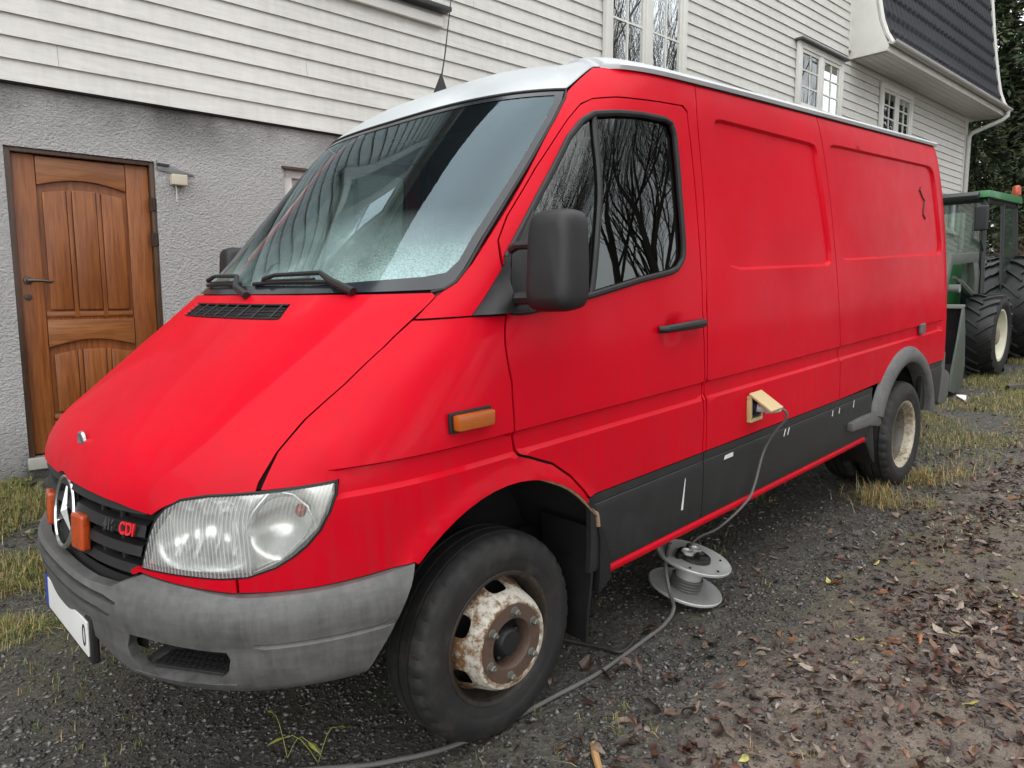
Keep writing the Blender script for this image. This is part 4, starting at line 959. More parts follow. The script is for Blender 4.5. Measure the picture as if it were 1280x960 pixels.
for zb,base in ((1.432,2.172),(.76,1.135)):
    for (a,c) in ((.694,.826),(.860,.998),(1.030,1.162)):
        topp=[(c+(a-c)*i/6,arc_top(c+(a-c)*i/6,base,.034)) for i in range(7)]
        MB().prism([(a,zb),(c,zb),*topp],X-.022,X+.001).build('door_panel',WOODV,leaf,bevel=.008,seg=2)
    for ym in (.843,1.014):
        MB().box(X-.022,X-.006,ym-.013,ym+.013,zb-.05,base+.03).build('door_muntin',WOODV,leaf,bevel=.003)
    MB().box(X-.022,X-.010,.668,1.183,zb-.045,zb-.012).build('door_muntin',WOODH,leaf,bevel=.003)
hd=MB(); hd.lathe([(X,.026),(X+.012,.024),(X+.014,.012),(X+.045,.010),(X+.048,.001)],'X',(0,.580,1.620),20)
hd.tube([(X+.045,.580,1.620),(X+.052,.60,1.620),(X+.05,.66,1.618),(X+.052,.70,1.610),(X+.045,.712,1.618)],[.010,.0105,.009,.009,.006],8)
hd.build('door_handle',METALB,leaf,smooth=True,angle=45)
MB().lathe([(X,.022),(X+.008,.021),(X+.009,.010),(X+.014,.009),(X+.014,.001)],'X',(0,.574,1.515),20).build('lock_cylinder',METALB,leaf,smooth=True,angle=40)
for z in (2.150,1.91): MB().lathe([(-.04,.0001),(-.04,.011),(.04,.011),(.04,.0001)],'Z',(-.012,DY1-.012,z),10).box(-.03,-.008,DY1-.045,DY1-.008,z-.045,z+.045).build('hinge',HINGE,dr,smooth=True)
MB().box(-.14,.025,DY0-.01,DY1+.02,DZ0-.075,DZ0-.001).build('door_step',CONC,dr,bevel=.008)
# weather box with bracket and pull cord beside the door
bx=empty('wall_box',(-2.9,0,0),(0,0,-.0374)); tag(bx,'small yellowed plastic box with metal bracket and pull cord on the stucco beside the door','electrical box')
rbox('box_body',(.035,1.505,2.325),(.055,.105,.072),.006,CREAM,bx)
MB().prism([(1.375,2.425),(1.45,2.420),(1.62,2.375),(1.62,2.368),(1.52,2.362),(1.375,2.385)],.002,.012).build('bracket',simple('grey_metal',(.22,.23,.24),.4,.6),bx,bevel=.002)
MB().tube([(.02,1.37,2.43),(.025,1.45,2.425)],.016,8).build('bracket_pivot',simple('grey_metal',(.2,.2,.2),.4,.6),bx,smooth=True)
MB().tube([(.035,1.485,2.29),(.036,1.487,2.24),(.034,1.486,2.175)],.003,5).build('pull_cord',TRIM,bx)
# ------------------------------------------------------------ ground
def gh(x,y):
    yy=y if y<13 else 13+(y-13)*.35
    if yy<-6: yy=-6
    z=.0565*yy
    hw=-2.9+.0374*y   # house wall line
    t=sm((-1.35-x)/1.45); z+= (max(.0,.335-.018*max(0,yy)))*t
    return z
def gfine(x,y):
    n=noise.noise(Vector((x*1.7,y*1.7,0)))*.018+noise.noise(Vector((x*5,y*5,3)))*.009+noise.noise(Vector((x*14,y*14,7)))*.004
    # keep wheels seated
    return n*.8
def gz(x,y): return gh(x,y)+gfine(x,y)-.004
def grid_axis(a,b,fine0,fine1,step,big):
    out=[]; v=fine0
    while v<=fine1: out.append(v); v+=step
    g=step; v=fine0
    while v>a: g=min(big,g*1.18); v-=g; out.append(v)
    g=step; v=out and fine1
    while v<b: g=min(big,g*1.18); v+=g; out.append(v)
    return sorted(out)
xs=grid_axis(-60,70,-4.6,3.2,.035,6); ys=grid_axis(-50,90,-.6,6.5,.035,6)
V=[(x,y,gz(x,y)) for x in xs for y in ys]; m_=len(ys)
Fc=[(i*m_+j,(i+1)*m_+j,(i+1)*m_+j+1,i*m_+j+1) for i in range(len(xs)-1) for j in range(m_-1)]
def m_ground():
    m,nt,p=mat('gravel_and_mud'); v=coords(nt)
    vo=N(nt,'ShaderNodeTexVoronoi'); vo.inputs['Scale'].default_value=62; nt.links.new(v,vo.inputs['Vector'])
    vo2=N(nt,'ShaderNodeTexVoronoi'); vo2.inputs['Scale'].default_value=150; nt.links.new(v,vo2.inputs['Vector'])
    st=ramp(nt,vo.outputs['Color'],[(0,(.036,.032,.024)),(.5,(.090,.082,.064)),(1,(.20,.187,.155))])
    fine=noise_(nt,v,160,4,.7); mid=noise_(nt,v,7,6,.65); big=noise_(nt,v,.9,4)
    st=mixc(nt,ramp(nt,vo2.outputs['Distance'],[(.0,.0),(.5,.6)]),st,(.022,.021,.020))
    mud=ramp(nt,mixc(nt,.5,mid,fine),[(.3,(.048,.036,.027)),(.5,(.130,.104,.081)),(.68,(.26,.222,.182))])
    moss=ramp(nt,fine,[(.3,(.035,.038,.012)),(.7,(.10,.10,.038))])
    s=N(nt,'ShaderNodeSeparateXYZ'); nt.links.new(v,s.inputs[0])
    # mud and leaf mash on the right hand track, gravel near the van, moss in patches
    a=N(nt,'ShaderNodeMath',operation='MULTIPLY_ADD'); nt.links.new(mid,a.inputs[0]); a.inputs[1].default_value=1.2; nt.links.new(s.outputs[0],a.inputs[2])
    k=N(nt,'ShaderNodeMapRange'); k.inputs[1].default_value=1.75; k.inputs[2].default_value=2.25; nt.links.new(a.outputs[0],k.inputs[0])
    c=mixc(nt,k.outputs[0],st,mud)
    mo=N(nt,'ShaderNodeMath',operation='MULTIPLY'); nt.links.new(ramp(nt,big,[(.50,0.),(.62,.75)]),mo.inputs[0]); nt.links.new(ramp(nt,mid,[(.42,0.),(.6,1.)]),mo.inputs[1])
    c=mixc(nt,mo.outputs[0],c,moss)
    nt.links.new(c,p.inputs['Base Color'])
    nt.links.new(ramp(nt,mid,[(.35,.28),(.65,.75)]),p.inputs['Roughness'])
    h=mixc(nt,.5,vo.outputs['Distance'],fine); bump(nt,p,h,.8,.014); return m
gr_=mk('driveway_ground',V,Fc,m_ground(),None,True,0); tag(gr_,kind='structure',label='gravel driveway with mud, moss and fallen leaves',cat='ground')

def soup(name,P,Fq,mats,cols=None,parent=None):
    # P: (n,k,3) vertex blocks, Fq: faces per block; one mesh
    n,k,_=P.shape; me=bpy.data.meshes.new(name); nf=len(Fq)
    me.vertices.add(n*k); me.vertices.foreach_set('co',P.reshape(-1).astype(np.float32))
    fl=[len(f) for f in Fq]; base=np.concatenate([np.array(f) for f in Fq]); tot=len(base)
    idx=(base[None,:]+np.arange(n)[:,None]*k).reshape(-1).astype(np.int32)
    me.loops.add(len(idx)); me.loops.foreach_set('vertex_index',idx)
    ls=np.concatenate([[0],np.cumsum(fl)[:-1]]); starts=(ls[None,:]+np.arange(n)[:,None]*tot).reshape(-1).astype(np.int32)
    me.polygons.add(n*nf); me.polygons.foreach_set('loop_start',starts); me.polygons.foreach_set('loop_total',np.tile(fl,n).astype(np.int32))
    me.materials.append(mats); me.update(calc_edges=True); me.validate()
    if cols is not None:
        ca=me.color_attributes.new('Col','FLOAT_COLOR','POINT'); cc=np.ones((n,k,4),np.float32); cc[:,:,:3]=cols[:,None,:]; ca.data.foreach_set('color',cc.ravel())
    o=bpy.data.objects.new(name,me); COL.objects.link(o)
    if parent: o.parent=parent
    return o
def attr_mat(name,rough=.6,trans=0.,nscale=60,wet=0.):
    m,nt,p=mat(name); a=N(nt,'ShaderNodeAttribute'); a.attribute_name='Col'; f=noise_(nt,coords(nt),nscale,4)
    nt.links.new(mixc(nt,1.,a.outputs['Color'],ramp(nt,f,[(.3,.6),(.7,1.25)]),'MULTIPLY'),p.inputs['Base Color']); p.inputs['Roughness'].default_value=rough
    if trans: p.inputs['Subsurface Weight'].default_value=0
    return m
GZ=np.vectorize(gz)
def under_van(x,y): return (np.abs(x)<.80)&(y>.3)&(y<5.5)
def sample(n,x0,x1,y0,y1,dens):
    x=rng.uniform(x0,x1,n); y=rng.uniform(y0,y1,n); keep=rng.uniform(0,1,n)<np.array([dens(a,b) for a,b in zip(x,y)]); return x[keep],y[keep]
def in_view(x,y,z=0.1):
    dx,dy=x-2.533,y+.4208; d=dx*-.7135+dy*.69; r=dx*.6953+dy*.7187
    return d>.5 and abs(r/d)<.80
# stones
def dst(x,y):
    if not in_view(x,y) or x<-2.85: return 0
    k=1.0 if x<1.25 else .35
    d=math.hypot(x-2.5,y+.4); return k*min(1,(3.2/d)**2)*(.55+.8*(noise.noise(Vector((x*2,y*2,5)))+.3))
x,y=sample(150000,-3.0,3.0,-.4,6.5,dst); n=len(x)
oct_=np.array([(1,0,0),(0,1,0),(-1,0,0),(0,-1,0),(.2,.1,.8),(0,0,-.6)],float)
sz=(.004+.009*rng.random(n)**2.6)*1.0
jit=rng.normal(0,.25,(n,6,3)); th_=rng.uniform(0,2*PI,n); P=(oct_[None]+jit)*sz[:,None,None]*np.stack([rng.uniform(.8,1.5,n),rng.uniform(.7,1.1,n),rng.uniform(.5,.9,n)],1)[:,None,:]
Rz=np.zeros((n,3,3)); Rz[:,0,0]=np.cos(th_);Rz[:,0,1]=-np.sin(th_);Rz[:,1,0]=np.sin(th_);Rz[:,1,1]=np.cos(th_);Rz[:,2,2]=1
P=np.einsum('nij,nkj->nki',Rz,P); P+=np.stack([x,y,GZ(x,y)+sz*.15],1)[:,None,:]
g_=.035+.17*rng.random(n)**2.2; cols=np.stack([g_,g_*.96,g_*.88],1)
so_=soup('gravel',P,[(0,1,4),(1,2,4),(2,3,4),(3,0,4),(1,0,5),(2,1,5),(3,2,5),(0,3,5)],attr_mat('gravel_stones',.55),cols); tag(so_,'loose dark grey gravel stones on the driveway','gravel',kind='stuff')
# leaves: curled ovals of 8 faces
def leaves(x,y,smin,smax,pal,pw,name,label,lift=.006,flat=.35):
    n=len(x); u=np.array([-1,-.5,0,.5,1.0]); w_=np.array([.05,.42,.5,.36,.03])
    tpl=[]; 
    for a,b in zip(u,w_): tpl+= [(a,-b,0),(a,0,0),(a,b,0)]
    tpl=np.array(tpl); k=len(tpl); sz=(smin+(smax-smin)*rng.random(n)**2.3)*.5
    P=np.repeat(tpl[None],n,0); c1=rng.normal(0,.45,n); c2=rng.normal(.0,.42,n)+.12; 
    zz=c1[:,None]*P[:,:,0]**2*.5+c2[:,None]*np.abs(P[:,:,1])*.9+rng.normal(0,.06,(n,k)); P=P.copy(); P[:,:,2]=zz
    P[:,:,:2]+=rng.normal(0,.085,(n,k,2))*(np.abs(P[:,:,1:2])>.0); P[:,:,1]*=rng.uniform(.55,1.3,n)[:,None]; P[:,:,1]+=.18*rng.normal(0,1,n)[:,None]*P[:,:,0]**2
    P*=sz[:,None,None]
    az=rng.uniform(0,2*PI,n); ti=rng.normal(0,flat*.8,n); tj=rng.normal(0,flat*.8,n)
    ca,sa,ct,st,cj,sj=np.cos(az),np.sin(az),np.cos(ti),np.sin(ti),np.cos(tj),np.sin(tj)
    X,Y,Z=P[:,:,0],P[:,:,1],P[:,:,2]; X,Z=X*ct[:,None]+Z*st[:,None],-X*st[:,None]+Z*ct[:,None]; Y,Z=Y*cj[:,None]-Z*sj[:,None],Y*sj[:,None]+Z*cj[:,None]
    X,Y=X*ca[:,None]-Y*sa[:,None],X*sa[:,None]+Y*ca[:,None]
    Z=Z-Z.min(1,keepdims=True); P=np.stack([X+x[:,None],Y+y[:,None],Z+(GZ(x,y)+rng.uniform(-.004,lift,n))[:,None]],2)
    ci=rng.choice(len(pal),n,p=pw); cols=np.array(pal)[ci]*rng.uniform(.6,1.35,(n,1))
    F_=[]; 
    for i in range(4):
        for j in range(2): a=i*3+j; F_.append((a,a+1,a+4,a+3))
    o=soup(name,P,F_,attr_mat(name+'_surface',.42,nscale=70),cols); tag(o,label,'leaves',kind='stuff'); return o
PAL=[(.050,.027,.019),(.090,.043,.028),(.032,.021,.016),(.14,.098,.070),(.23,.19,.15),(.22,.10,.04),(.36,.33,.09)]
PW=[.25,.21,.20,.18,.115,.035,.01]
def dl(x,y):
    if not in_view(x,y) or x<-2.7: return 0
    d=math.hypot(x-2.5,y+.4)
    t=sm((x+ .10*y*0-.95)/.75); cl=.5+1.1*(noise.noise(Vector((x*1.9,y*1.9,11))))
    base=.055+.9*t*max(.1,cl)
    if x<.9 and y<1.5: base=.035
    if x<-.9: base=.12
    return base*min(1,(7/d)**1.0)
x,y=sample(115000,.2,4.6,-.1,9.5,dl)
xb,yb=sample(26000,-2.7,9,-.3,18,dl); x=np.concatenate([x,xb]); y=np.concatenate([y,yb])
k=~under_van(x,y); x,y=x[k],y[k]
leaves(x,y,.010,.062,PAL,PW,'fallen_leaves','wet brown and purple fallen leaves strewn over the driveway')
# big dark leaves near the front wheel and the bottom edge
bl=[(.90,1.63,.085),(.98,1.70,.06),(1.12,1.25,.06),(1.22,1.32,.07),(1.30,1.22,.075),(1.05,1.42,.055),(1.36,1.34,.06),(1.18,1.45,.05),(1.42,1.5,.06),(1.25,1.6,.055),(.86,2.0,.05),(1.5,1.3,.06),(1.12,1.72,.05)]
rs_=np.array([(a+rng.normal(0,.03),b+rng.normal(0,.03)) for a,b,c in bl for _ in range(3)])
leaves(rs_[:,0],rs_[:,1],.05,.085,PAL[:4],[.4,.3,.2,.1],'large_leaves','larger dark red leaves lying beside the front wheel',.02,.5)
# grass: blades
def grass(name,label,pts,h0,h1,pal,pw,w_=.0022,lean=.5):
    x=np.array([p[0] for p in pts]); y=np.array([p[1] for p in pts]); n=len(x); h=rng.uniform(h0,h1,n); az=rng.uniform(0,2*PI,n); ln=np.abs(rng.normal(0,lean,n))
    dx,dy=np.cos(az),np.sin(az); qx,qy=-dy,dx; z=GZ(x,y)-.003
    P=np.zeros((n,5,3))
    for i,(t,wd) in enumerate(((0,1),(0,-1),(.55,.8),(.55,-.8),(1,0))):
        off=ln*h*t**1.8; hh=h*t*np.cos(np.minimum(1.3,ln*t))
        P[:,i,0]=x+dx*off+qx*w_*wd; P[:,i,1]=y+dy*off+qy*w_*wd; P[:,i,2]=z+hh
    ci=rng.choice(len(pal),n,p=pw); cols=np.array(pal)[ci]*rng.uniform(.7,1.3,(n,1))
    o=soup(name,P,[(0,1,3,2),(2,3,4)],attr_mat(name+'_blades',.6,nscale=20),cols); tag(o,label,'grass',kind='stuff'); return o
GP_=[(.12,.17,.04),(.20,.22,.06),(.36,.30,.15),(.40,.28,.11),(.22,.14,.06)]
def blob(cx,cy,r,n): 
    a=rng.uniform(0,2*PI,n); q=r*np.abs(rng.normal(0,.5,n)); return list(zip(cx+q*np.cos(a),cy+q*np.sin(a)))
pts=[]
for (cx,cy,r,n_) in ((.99,4.25,.19,800),(1.06,4.83,.18,560),(1.25,4.35,.10,60),(1.2,5.1,.25,200)): pts+=blob(cx,cy,r,n_)
grass('dry_grass_tuft','straw coloured dry grass tufts beside the rear wheel',pts,.03,.16,GP_,[.08,.12,.35,.33,.12],.0015,1.0)
pts=[]
for i in range(80000):
    a,b=rng.uniform(.2,3.2),rng.uniform(4.9,12)
    t=sm((b-5.1)/1.2)*(1-sm((a-(.95+.16*(b-5)))/.7))*sm((noise.noise(Vector((a*1.6,b*1.6,2)))+.40)/.5)
    if rng.random()<t: pts.append((a,b))
for i in range(110000):
    a,b=rng.uniform(-2.85,-1.0),rng.uniform(-.2,2.3)
    t=sm((-a-1.0)/.5)*sm((noise.noise(Vector((a*2.6,b*2.6,9)))+.32)/.5)
    if rng.random()<t: pts.append((a,b))
grass('verge_grass','short green and yellow grass along the house wall and behind the van',pts,.025,.085,GP_,[.25,.27,.20,.16,.12],.0018,1.1)
pts=[]
for i in range(160): 
    a,b=rng.uniform(.3,1.7),rng.uniform(.6,4.5); 
    if noise.noise(Vector((a*1.1,b*1.1,21)))>.08 or rng.random()<.12: pts+=blob(a,b,.05,rng.integers(4,13))
for i in range(60): a,b=rng.uniform(-2,.1),rng.uniform(-.1,.35); pts+=blob(a,b,.06,rng.integers(3,10))
for (a,b) in ((1.18,1.38),(1.22,1.36),(1.14,1.41)): pts+=blob(a,b,.03,18)
grass('sparse_grass','thin grass sprouting through the gravel beside the van',pts,.02,.06,GP_,[.30,.22,.22,.16,.10],.0014,.8)
# broad leaved weeds by the wall
pts=np.array([(rng.uniform(-2.75,-2.1),rng.uniform(-.1,1.0)) for _ in range(380)])
leaves(pts[:,0],pts[:,1],.03,.06,[(.05,.09,.02),(.09,.13,.03),(.16,.15,.05),(.08,.05,.03)],[.4,.3,.15,.15],'wall_weeds','low leafy green weeds at the foot of the stucco wall',.05,.6)
# ------------------------------------------------------------ cable reel, cables, litter
rl=empty('cable_reel',(.80,2.36,gh(.80,2.36)+.012),(R(0),R(0),R(-20))); tag(rl,'galvanised cable reel with two discs and sockets on top standing by the van sill','cable reel')
tl=empty('reel_drum',(0,0,.035),(R(-9),R(10),0),rl)
def disc_(name,z,r,par,th=.004):
    MB().lathe([(z,.002),(z+th,.035),(z+th,r-.012),(z+th+.006,r-.003),(z+th+.003,r),(z-.003,r-.002),(z,r-.014),(z,.03)],'Z',n=56).build(name,GALV,par,smooth=True,angle=40)
disc_('reel_disc',.0,.170,tl); disc_('reel_disc',.148,.172,tl)
MB().lathe([(.0,.060),(.15,.060)],'Z',n=40).build('reel_core',GALV,tl,smooth=True)
wn=MB()
for i in range(4): wn.lathe([(.012+.014*i+.0065*math.sin(2*PI*k/8),.066+.0065*math.cos(2*PI*k/8)) for k in range(8)],'Z',n=32,closed=True)
wn.build('wound_cable',CABLE,tl,smooth=True)
plt_=MB().lathe([(.154,.078),(.168,.076),(.172,.066),(.170,.001)],'Z',n=36).build('socket_plate',BLACKPL,tl,smooth=True,angle=40)
for k,(a,m) in enumerate(((20,GALV),(140,GALV),(260,GALV))):
    cx,cy=.038*math.cos(R(a)),.038*math.sin(R(a)); MB().lathe([(.168,.030),(.184,.029),(.186,.023),(.176,.020),(.176,.001)],'Z',(cx,cy,0),20).build('reel_socket',m if k else BLACKPL,plt_,smooth=True,angle=40)
for k in range(6):
    a=R(60*k+15); MB().lathe([(.154,.006),(.158,.005),(.1585,.0002)],'Z',(.135*math.cos(a),.135*math.sin(a),0),10).build('rivet',LINER,tl)
MB().box(-.012,.012,-.10,-.07,.150,.178).build('reel_latch',BLACKPL,tl)
MB().tube([(.14,.10,-.055),(.15,.11,.0),(.13,.02,-.05)],.006,6).tube([(-.12,-.10,-.04),(-.13,.0,-.03),(-.10,.12,-.04)],.006,6).build('reel_stand',BLACKPL,rl,smooth=True)
def bez(P,n=14):
    out=[]; P=[Vector(p) for p in P]; P=[P[0]*2-P[1]]+P+[P[-1]*2-P[-2]]
    for i in range(1,len(P)-2):
        for j in range(n):
            t=j/n; a,b,c,d=P[i-1],P[i],P[i+1],P[i+2]
            out.append(.5*((2*b)+(-a+c)*t+(2*a-5*b+4*c-d)*t*t+(-a+3*b-3*c+d)*t**3))
    out.append(P[-2]); return out
def V2W(p): 
    c,s=math.cos(VTILT),math.sin(VTILT); return Vector((p[0],p[1]*c-p[2]*s,p[1]*s+p[2]*c))
reeltop=Vector((.80,2.36,gh(.80,2.36)+.24))
sup=[V2W((1.035,2.700,.862)),V2W((1.085,2.735,.850)),V2W((1.090,2.745,.81)),V2W((1.04,2.735,.74)),V2W((.995,2.72,.64)),V2W((.985,2.66,.50)),V2W((.975,2.60,.43)),Vector((.90,2.48,.465)),Vector((.825,2.43,.41)),Vector((.79,2.405,.362))]
cb=MB().tube(bez(sup),.0062,8).build('supply_cable',CABLE,smooth=True); tag(cb,'grey cable hanging from the van side socket down to the top of the reel','cable')
pg=MB(); a=V2W((.985,2.668,.864)); b=V2W((1.075,2.728,.853)); d=(b-a)
pg.tube([a,a+d*.35,a+d*.38,a+d*.7,a+d*.95,b],[.022,.022,.025,.020,.012,.009],16).build('cable_plug',PLUGW,cb,smooth=True)
pr_=MB().tube([Vector((.79,2.405,.375)),Vector((.787,2.402,.345)),Vector((.785,2.400,.318))],[.010,.017,.021],12).build('cable_plug',RUBBER,cb,smooth=True)
G=lambda x,y,h=.012: Vector((x,y,gz(x,y)+h))
c2=[Vector((.66,2.42,.38)),Vector((.72,2.34,.37)),Vector((.80,2.20,.33)),Vector((.845,2.16,.25)),G(.86,2.18,.04),G(.88,2.08),G(.89,1.93),G(.90,1.75),G(.905,1.58),G(.895,1.38),G(.875,1.17),G(.845,1.02),G(.80,.90),G(.74,.79),G(.69,.71),G(.60,.60),G(.48,.45)]
tag(MB().tube(bez(c2),.0085,10).build('ground_cable',CABLE,smooth=True),'long grey cable running from the reel past the front wheel to the bottom edge','cable')
c3=[G(.50,1.62),G(.62,1.68),G(.72,1.73),G(.80,1.76),G(.88,1.79),G(.86,1.9)]
tag(MB().tube(bez(c3),.009,8).build('black_hose',CABLEB,smooth=True),'short dark hose lying under the mud flap behind the front wheel','hose')
# stick, litter, boulder, bar, yellow sprigs
tag(MB().tube([G(1.16,1.27,.014),G(1.20,1.23,.016),G(1.26,1.18,.014)],[.011,.012,.010],7).build('wood_stick',simple('pale_broken_wood',(.42,.25,.10),.7,0,.3,30,.2),smooth=True),'short broken piece of pale wood at the bottom edge among leaves','stick')
lt=MB(); r0=random.Random(3)
pp=[(r0.uniform(-.07,.07),r0.uniform(-.06,.06),r0.uniform(0,.07)) for _ in range(14)]
o=mk('plastic_litter',[],[],PAPER); bm=bmesh.new(); [bm.verts.new((.50+a,7.9+b,gz(.5,7.9)+c)) for a,b,c in pp]; bmesh.ops.convex_hull(bm,input=bm.verts); bm.to_mesh(o.data); bm.free(); tag(o,'crumpled white plastic scrap in the grass under the loader bucket','litter')
def boulder(name,c,s,seed,label,m=STONE):
    bm=bmesh.new(); bmesh.ops.create_icosphere(bm,subdivisions=4,radius=1)
    for v in bm.verts:
        n=noise.noise(v.co*1.3+Vector((seed,0,0)))*.28+noise.noise(v.co*4+Vector((0,seed,0)))*.07; v.co*=1+n; v.co=Vector((v.co.x*s[0],v.co.y*s[1],v.co.z*s[2]))+Vector(c)
    me=bpy.data.meshes.new(name); bm.to_mesh(me); bm.free(); me.materials.append(m); me.shade_smooth(); o=bpy.data.objects.new(name,me); COL.objects.link(o); tag(o,label,'stone'); return o
boulder('field_stone',(-2.70,.10,gh(-2.7,.10)-.02),(.15,.14,.13),4,'rounded mossy stone at the foot of the wall left of the door step')
br=MB().tube([G(.72,8.75,.03),G(1.1,9.25,.05),G(2.0,10.4,.04)],[.035,.04,.035],8).build('dark_pipe',CABLEB,smooth=True); tag(br,'dark pipe lying in the grass to the right of the tractor wheel','pipe')
YL=simple('yellow_green_leaf',(.25,.27,.05),.5,0,.2,30)
for j,(bx_,by_) in enumerate(((.47,.56),(.56,.62))):
    sp=MB(); z0=gz(bx_,by_)
    for k in range(2):
        a=R(20+150*k+70*j); L=.10+.03*k; q=[(bx_+math.cos(a)*L*t,by_+math.sin(a)*L*t*.7,z0+.10*math.sin(PI*t*.62)) for t in (0,.25,.5,.75,1)]
        sp.tube(q,.0013,5); e=Vector(q[-1]); d=(e-Vector(q[-2])).normalized(); nn_=d.cross(Vector((0,0,1))).normalized()
        sp.add([e-d*.005,e+d*.026+nn_*.011,e+d*.062-Vector((0,0,.012)),e+d*.026-nn_*.011,e+d*.026+Vector((0,0,.004))],[(0,1,4),(1,2,4),(2,3,4),(3,0,4)])
    tag(sp.build('seedling',YL),('yellow green seedling sprig nearest the bottom edge before the front wheel','yellow green seedling sprig just beside the front tyre and cable')[j],'seedling',group='seedlings')
# ------------------------------------------------------------ tractor, seen past the rear of the van
TX,TY=-.46,0; tg=gh(.3,9.8)
tr=empty('tractor',(TX,9.80,tg),(R(1.5),0,0)); tag(tr,'dark green tractor with black cab frame, cream rims and front loader','tractor')
def tractor_wheel(name,x,y,r,w_,rr):
    e=empty(name,(x,y,r-.02),(0,0,0 if x>0 else PI),tr)
    t=MB(); h=w_/2
    t.lathe([(-h*.8,rr),(-h,rr+.05),(-h*1.02,r*.80),(-h*.9,r*.93),(-h*.5,r*.955),(h*.5,r*.955),(h*.9,r*.93),(h*1.02,r*.80),(h,rr+.05),(h*.8,rr)],'X',n=48)
    nl=19
    for k in range(nl*2):
        sg=1 if k%2 else -1; a=2*PI*k/(nl*2)
        pts=[]
        for i in range(6):
            u=i/5; ax_=sg*h*(1.06*u-.06); aa=a+.27*u
            pts.append((ax_,aa))
        for i in range(5):
            v=[]
            for (ax_,aa) in (pts[i],pts[i+1]):
                drop=.10*max(0,abs(ax_)/h-.75)*r
                for dr_,wa in ((.93,.052),(1.0-drop/r*.8,.036)):
                    for q in (-1,1): 
                        rad=r*dr_-(drop if dr_<.95 else 0); v.append((ax_,rad*math.sin(aa+q*wa*.5/r*.9),rad*math.cos(aa+q*wa*.5/r*.9)))
            t.add(v,[(0,1,3,2),(4,6,7,5),(2,3,7,6),(0,2,6,4),(1,5,7,3)])
    t.build('tyre',TRTYRE,e,smooth=True,angle=30)
    MB().lathe([(h*.78,rr+.012),(h*.86,rr+.02),(h*.84,rr-.01),(h*.5,rr-.035),(h*.1,rr-.04),(h*.05,rr*.55),(h*.25,rr*.42),(h*.25,.001)],'X',n=40).build('rim',TRRIM,e,smooth=True,angle=40)
    hb=MB().lathe([(h*.2,.13),(h*.62,.115),(h*.70,.09),(h*.7,.001)],'X',n=20)
    for k in range(8): a=R(45*k); hb.lathe([(h*.2,.02),(h*.34,.02),(h*.34,.001)],'X',(0,rr*.5*math.sin(a),rr*.5*math.cos(a)),6)
    hb.build('hub',m_rust('rusty_tractor_hub',(.30,.28,.2),(.08,.035,.012),(.18,.09,.04)),e,smooth=True,angle=40)
tractor_wheel('front_wheel',.72,0,.50,.33,.30); tractor_wheel('front_wheel',-.72,0,.50,.33,.30)
tractor_wheel('rear_wheel',.78,1.85,.74,.40,.44); tractor_wheel('rear_wheel',-.78,1.85,.74,.40,.44)
MB().prism([(-.95,.72),(-.95,1.18),(-.85,1.28),(.35,1.40),(.35,.62),(-.7,.60)],-.33,.33).build('bonnet',TRGREEN,tr,bevel=.04,seg=3)
for z in (.80,.92,1.04,1.14): MB().box(-.28,.28,-.975,-.955,z,z+.05).build('grille_bar',TRDARK,tr)
MB().box(-.18,.18,-.4,1.9,.42,.66).box(-.60,.60,-.06,.06,.42,.56).build('chassis',TRDARK,tr)
CY0,CY1,CW=.30,1.95,.56; CZ0,CZ1=.95,2.12
cab=empty('cab',(0,0,0),parent=tr)
fr=MB()
def post(a,b,w_=.035): fr.tube([a,b],w_,6)
for sx in (1,-1):
    post((sx*CW,CY0-.02,CZ0),(sx*(CW-.04),CY0+.05,CZ1)); post((sx*CW,CY0+.02,CZ0),(sx*CW,CY0-.02,.62),.03); post((sx*CW,1.25,CZ0-.1),(sx*(CW-.04),1.22,CZ1),.03); post((sx*CW,CY1,1.25),(sx*(CW-.04),CY1-.06,CZ1),.035)
    post((sx*CW,CY0,.64),(sx*CW,1.0,.62),.03); post((sx*CW,1.0,.62),(sx*CW,1.25,.95),.03); post((sx*(CW-.04),CY0+.05,CZ1),(sx*(CW-.04),CY1-.06,CZ1),.03)
post((-CW,CY0-.02,1.02),(CW,CY0-.02,1.02),.03); post((-CW,CY0+.05,CZ1),(CW,CY0+.05,CZ1),.035); post((-CW,CY1-.05,CZ1),(CW,CY1-.05,CZ1)); post((-CW,CY1,1.25),(CW,CY1,1.25))
fr.build('cab_frame',TRDARK,cab,smooth=True)
rf=MB().prism([(CY0-.10,CZ1),(CY0-.12,CZ1+.05),(CY0-.02,CZ1+.10),(CY1-.05,CZ1+.12),(CY1+.05,CZ1+.06),(CY1+.05,CZ1)],-CW-.02,CW-.08).build('cab_roof',TRDARK,cab,bevel=.015)
MB().prism([(CY0-.04,CZ1+.02),(CY0-.02,CZ1+.105),(CY1-.02,CZ1+.135),(CY1+.06,CZ1+.03)],CW-.16,CW+.03).build('roof_side',TRGREEN,cab,bevel=.015)
MB().add([(-CW,CY0-.01,1.03),(CW,CY0-.01,1.03),(CW-.04,CY0+.06,CZ1),(-CW+.04,CY0+.06,CZ1)],[(0,1,2,3)]).build('cab_windscreen',TG,cab)
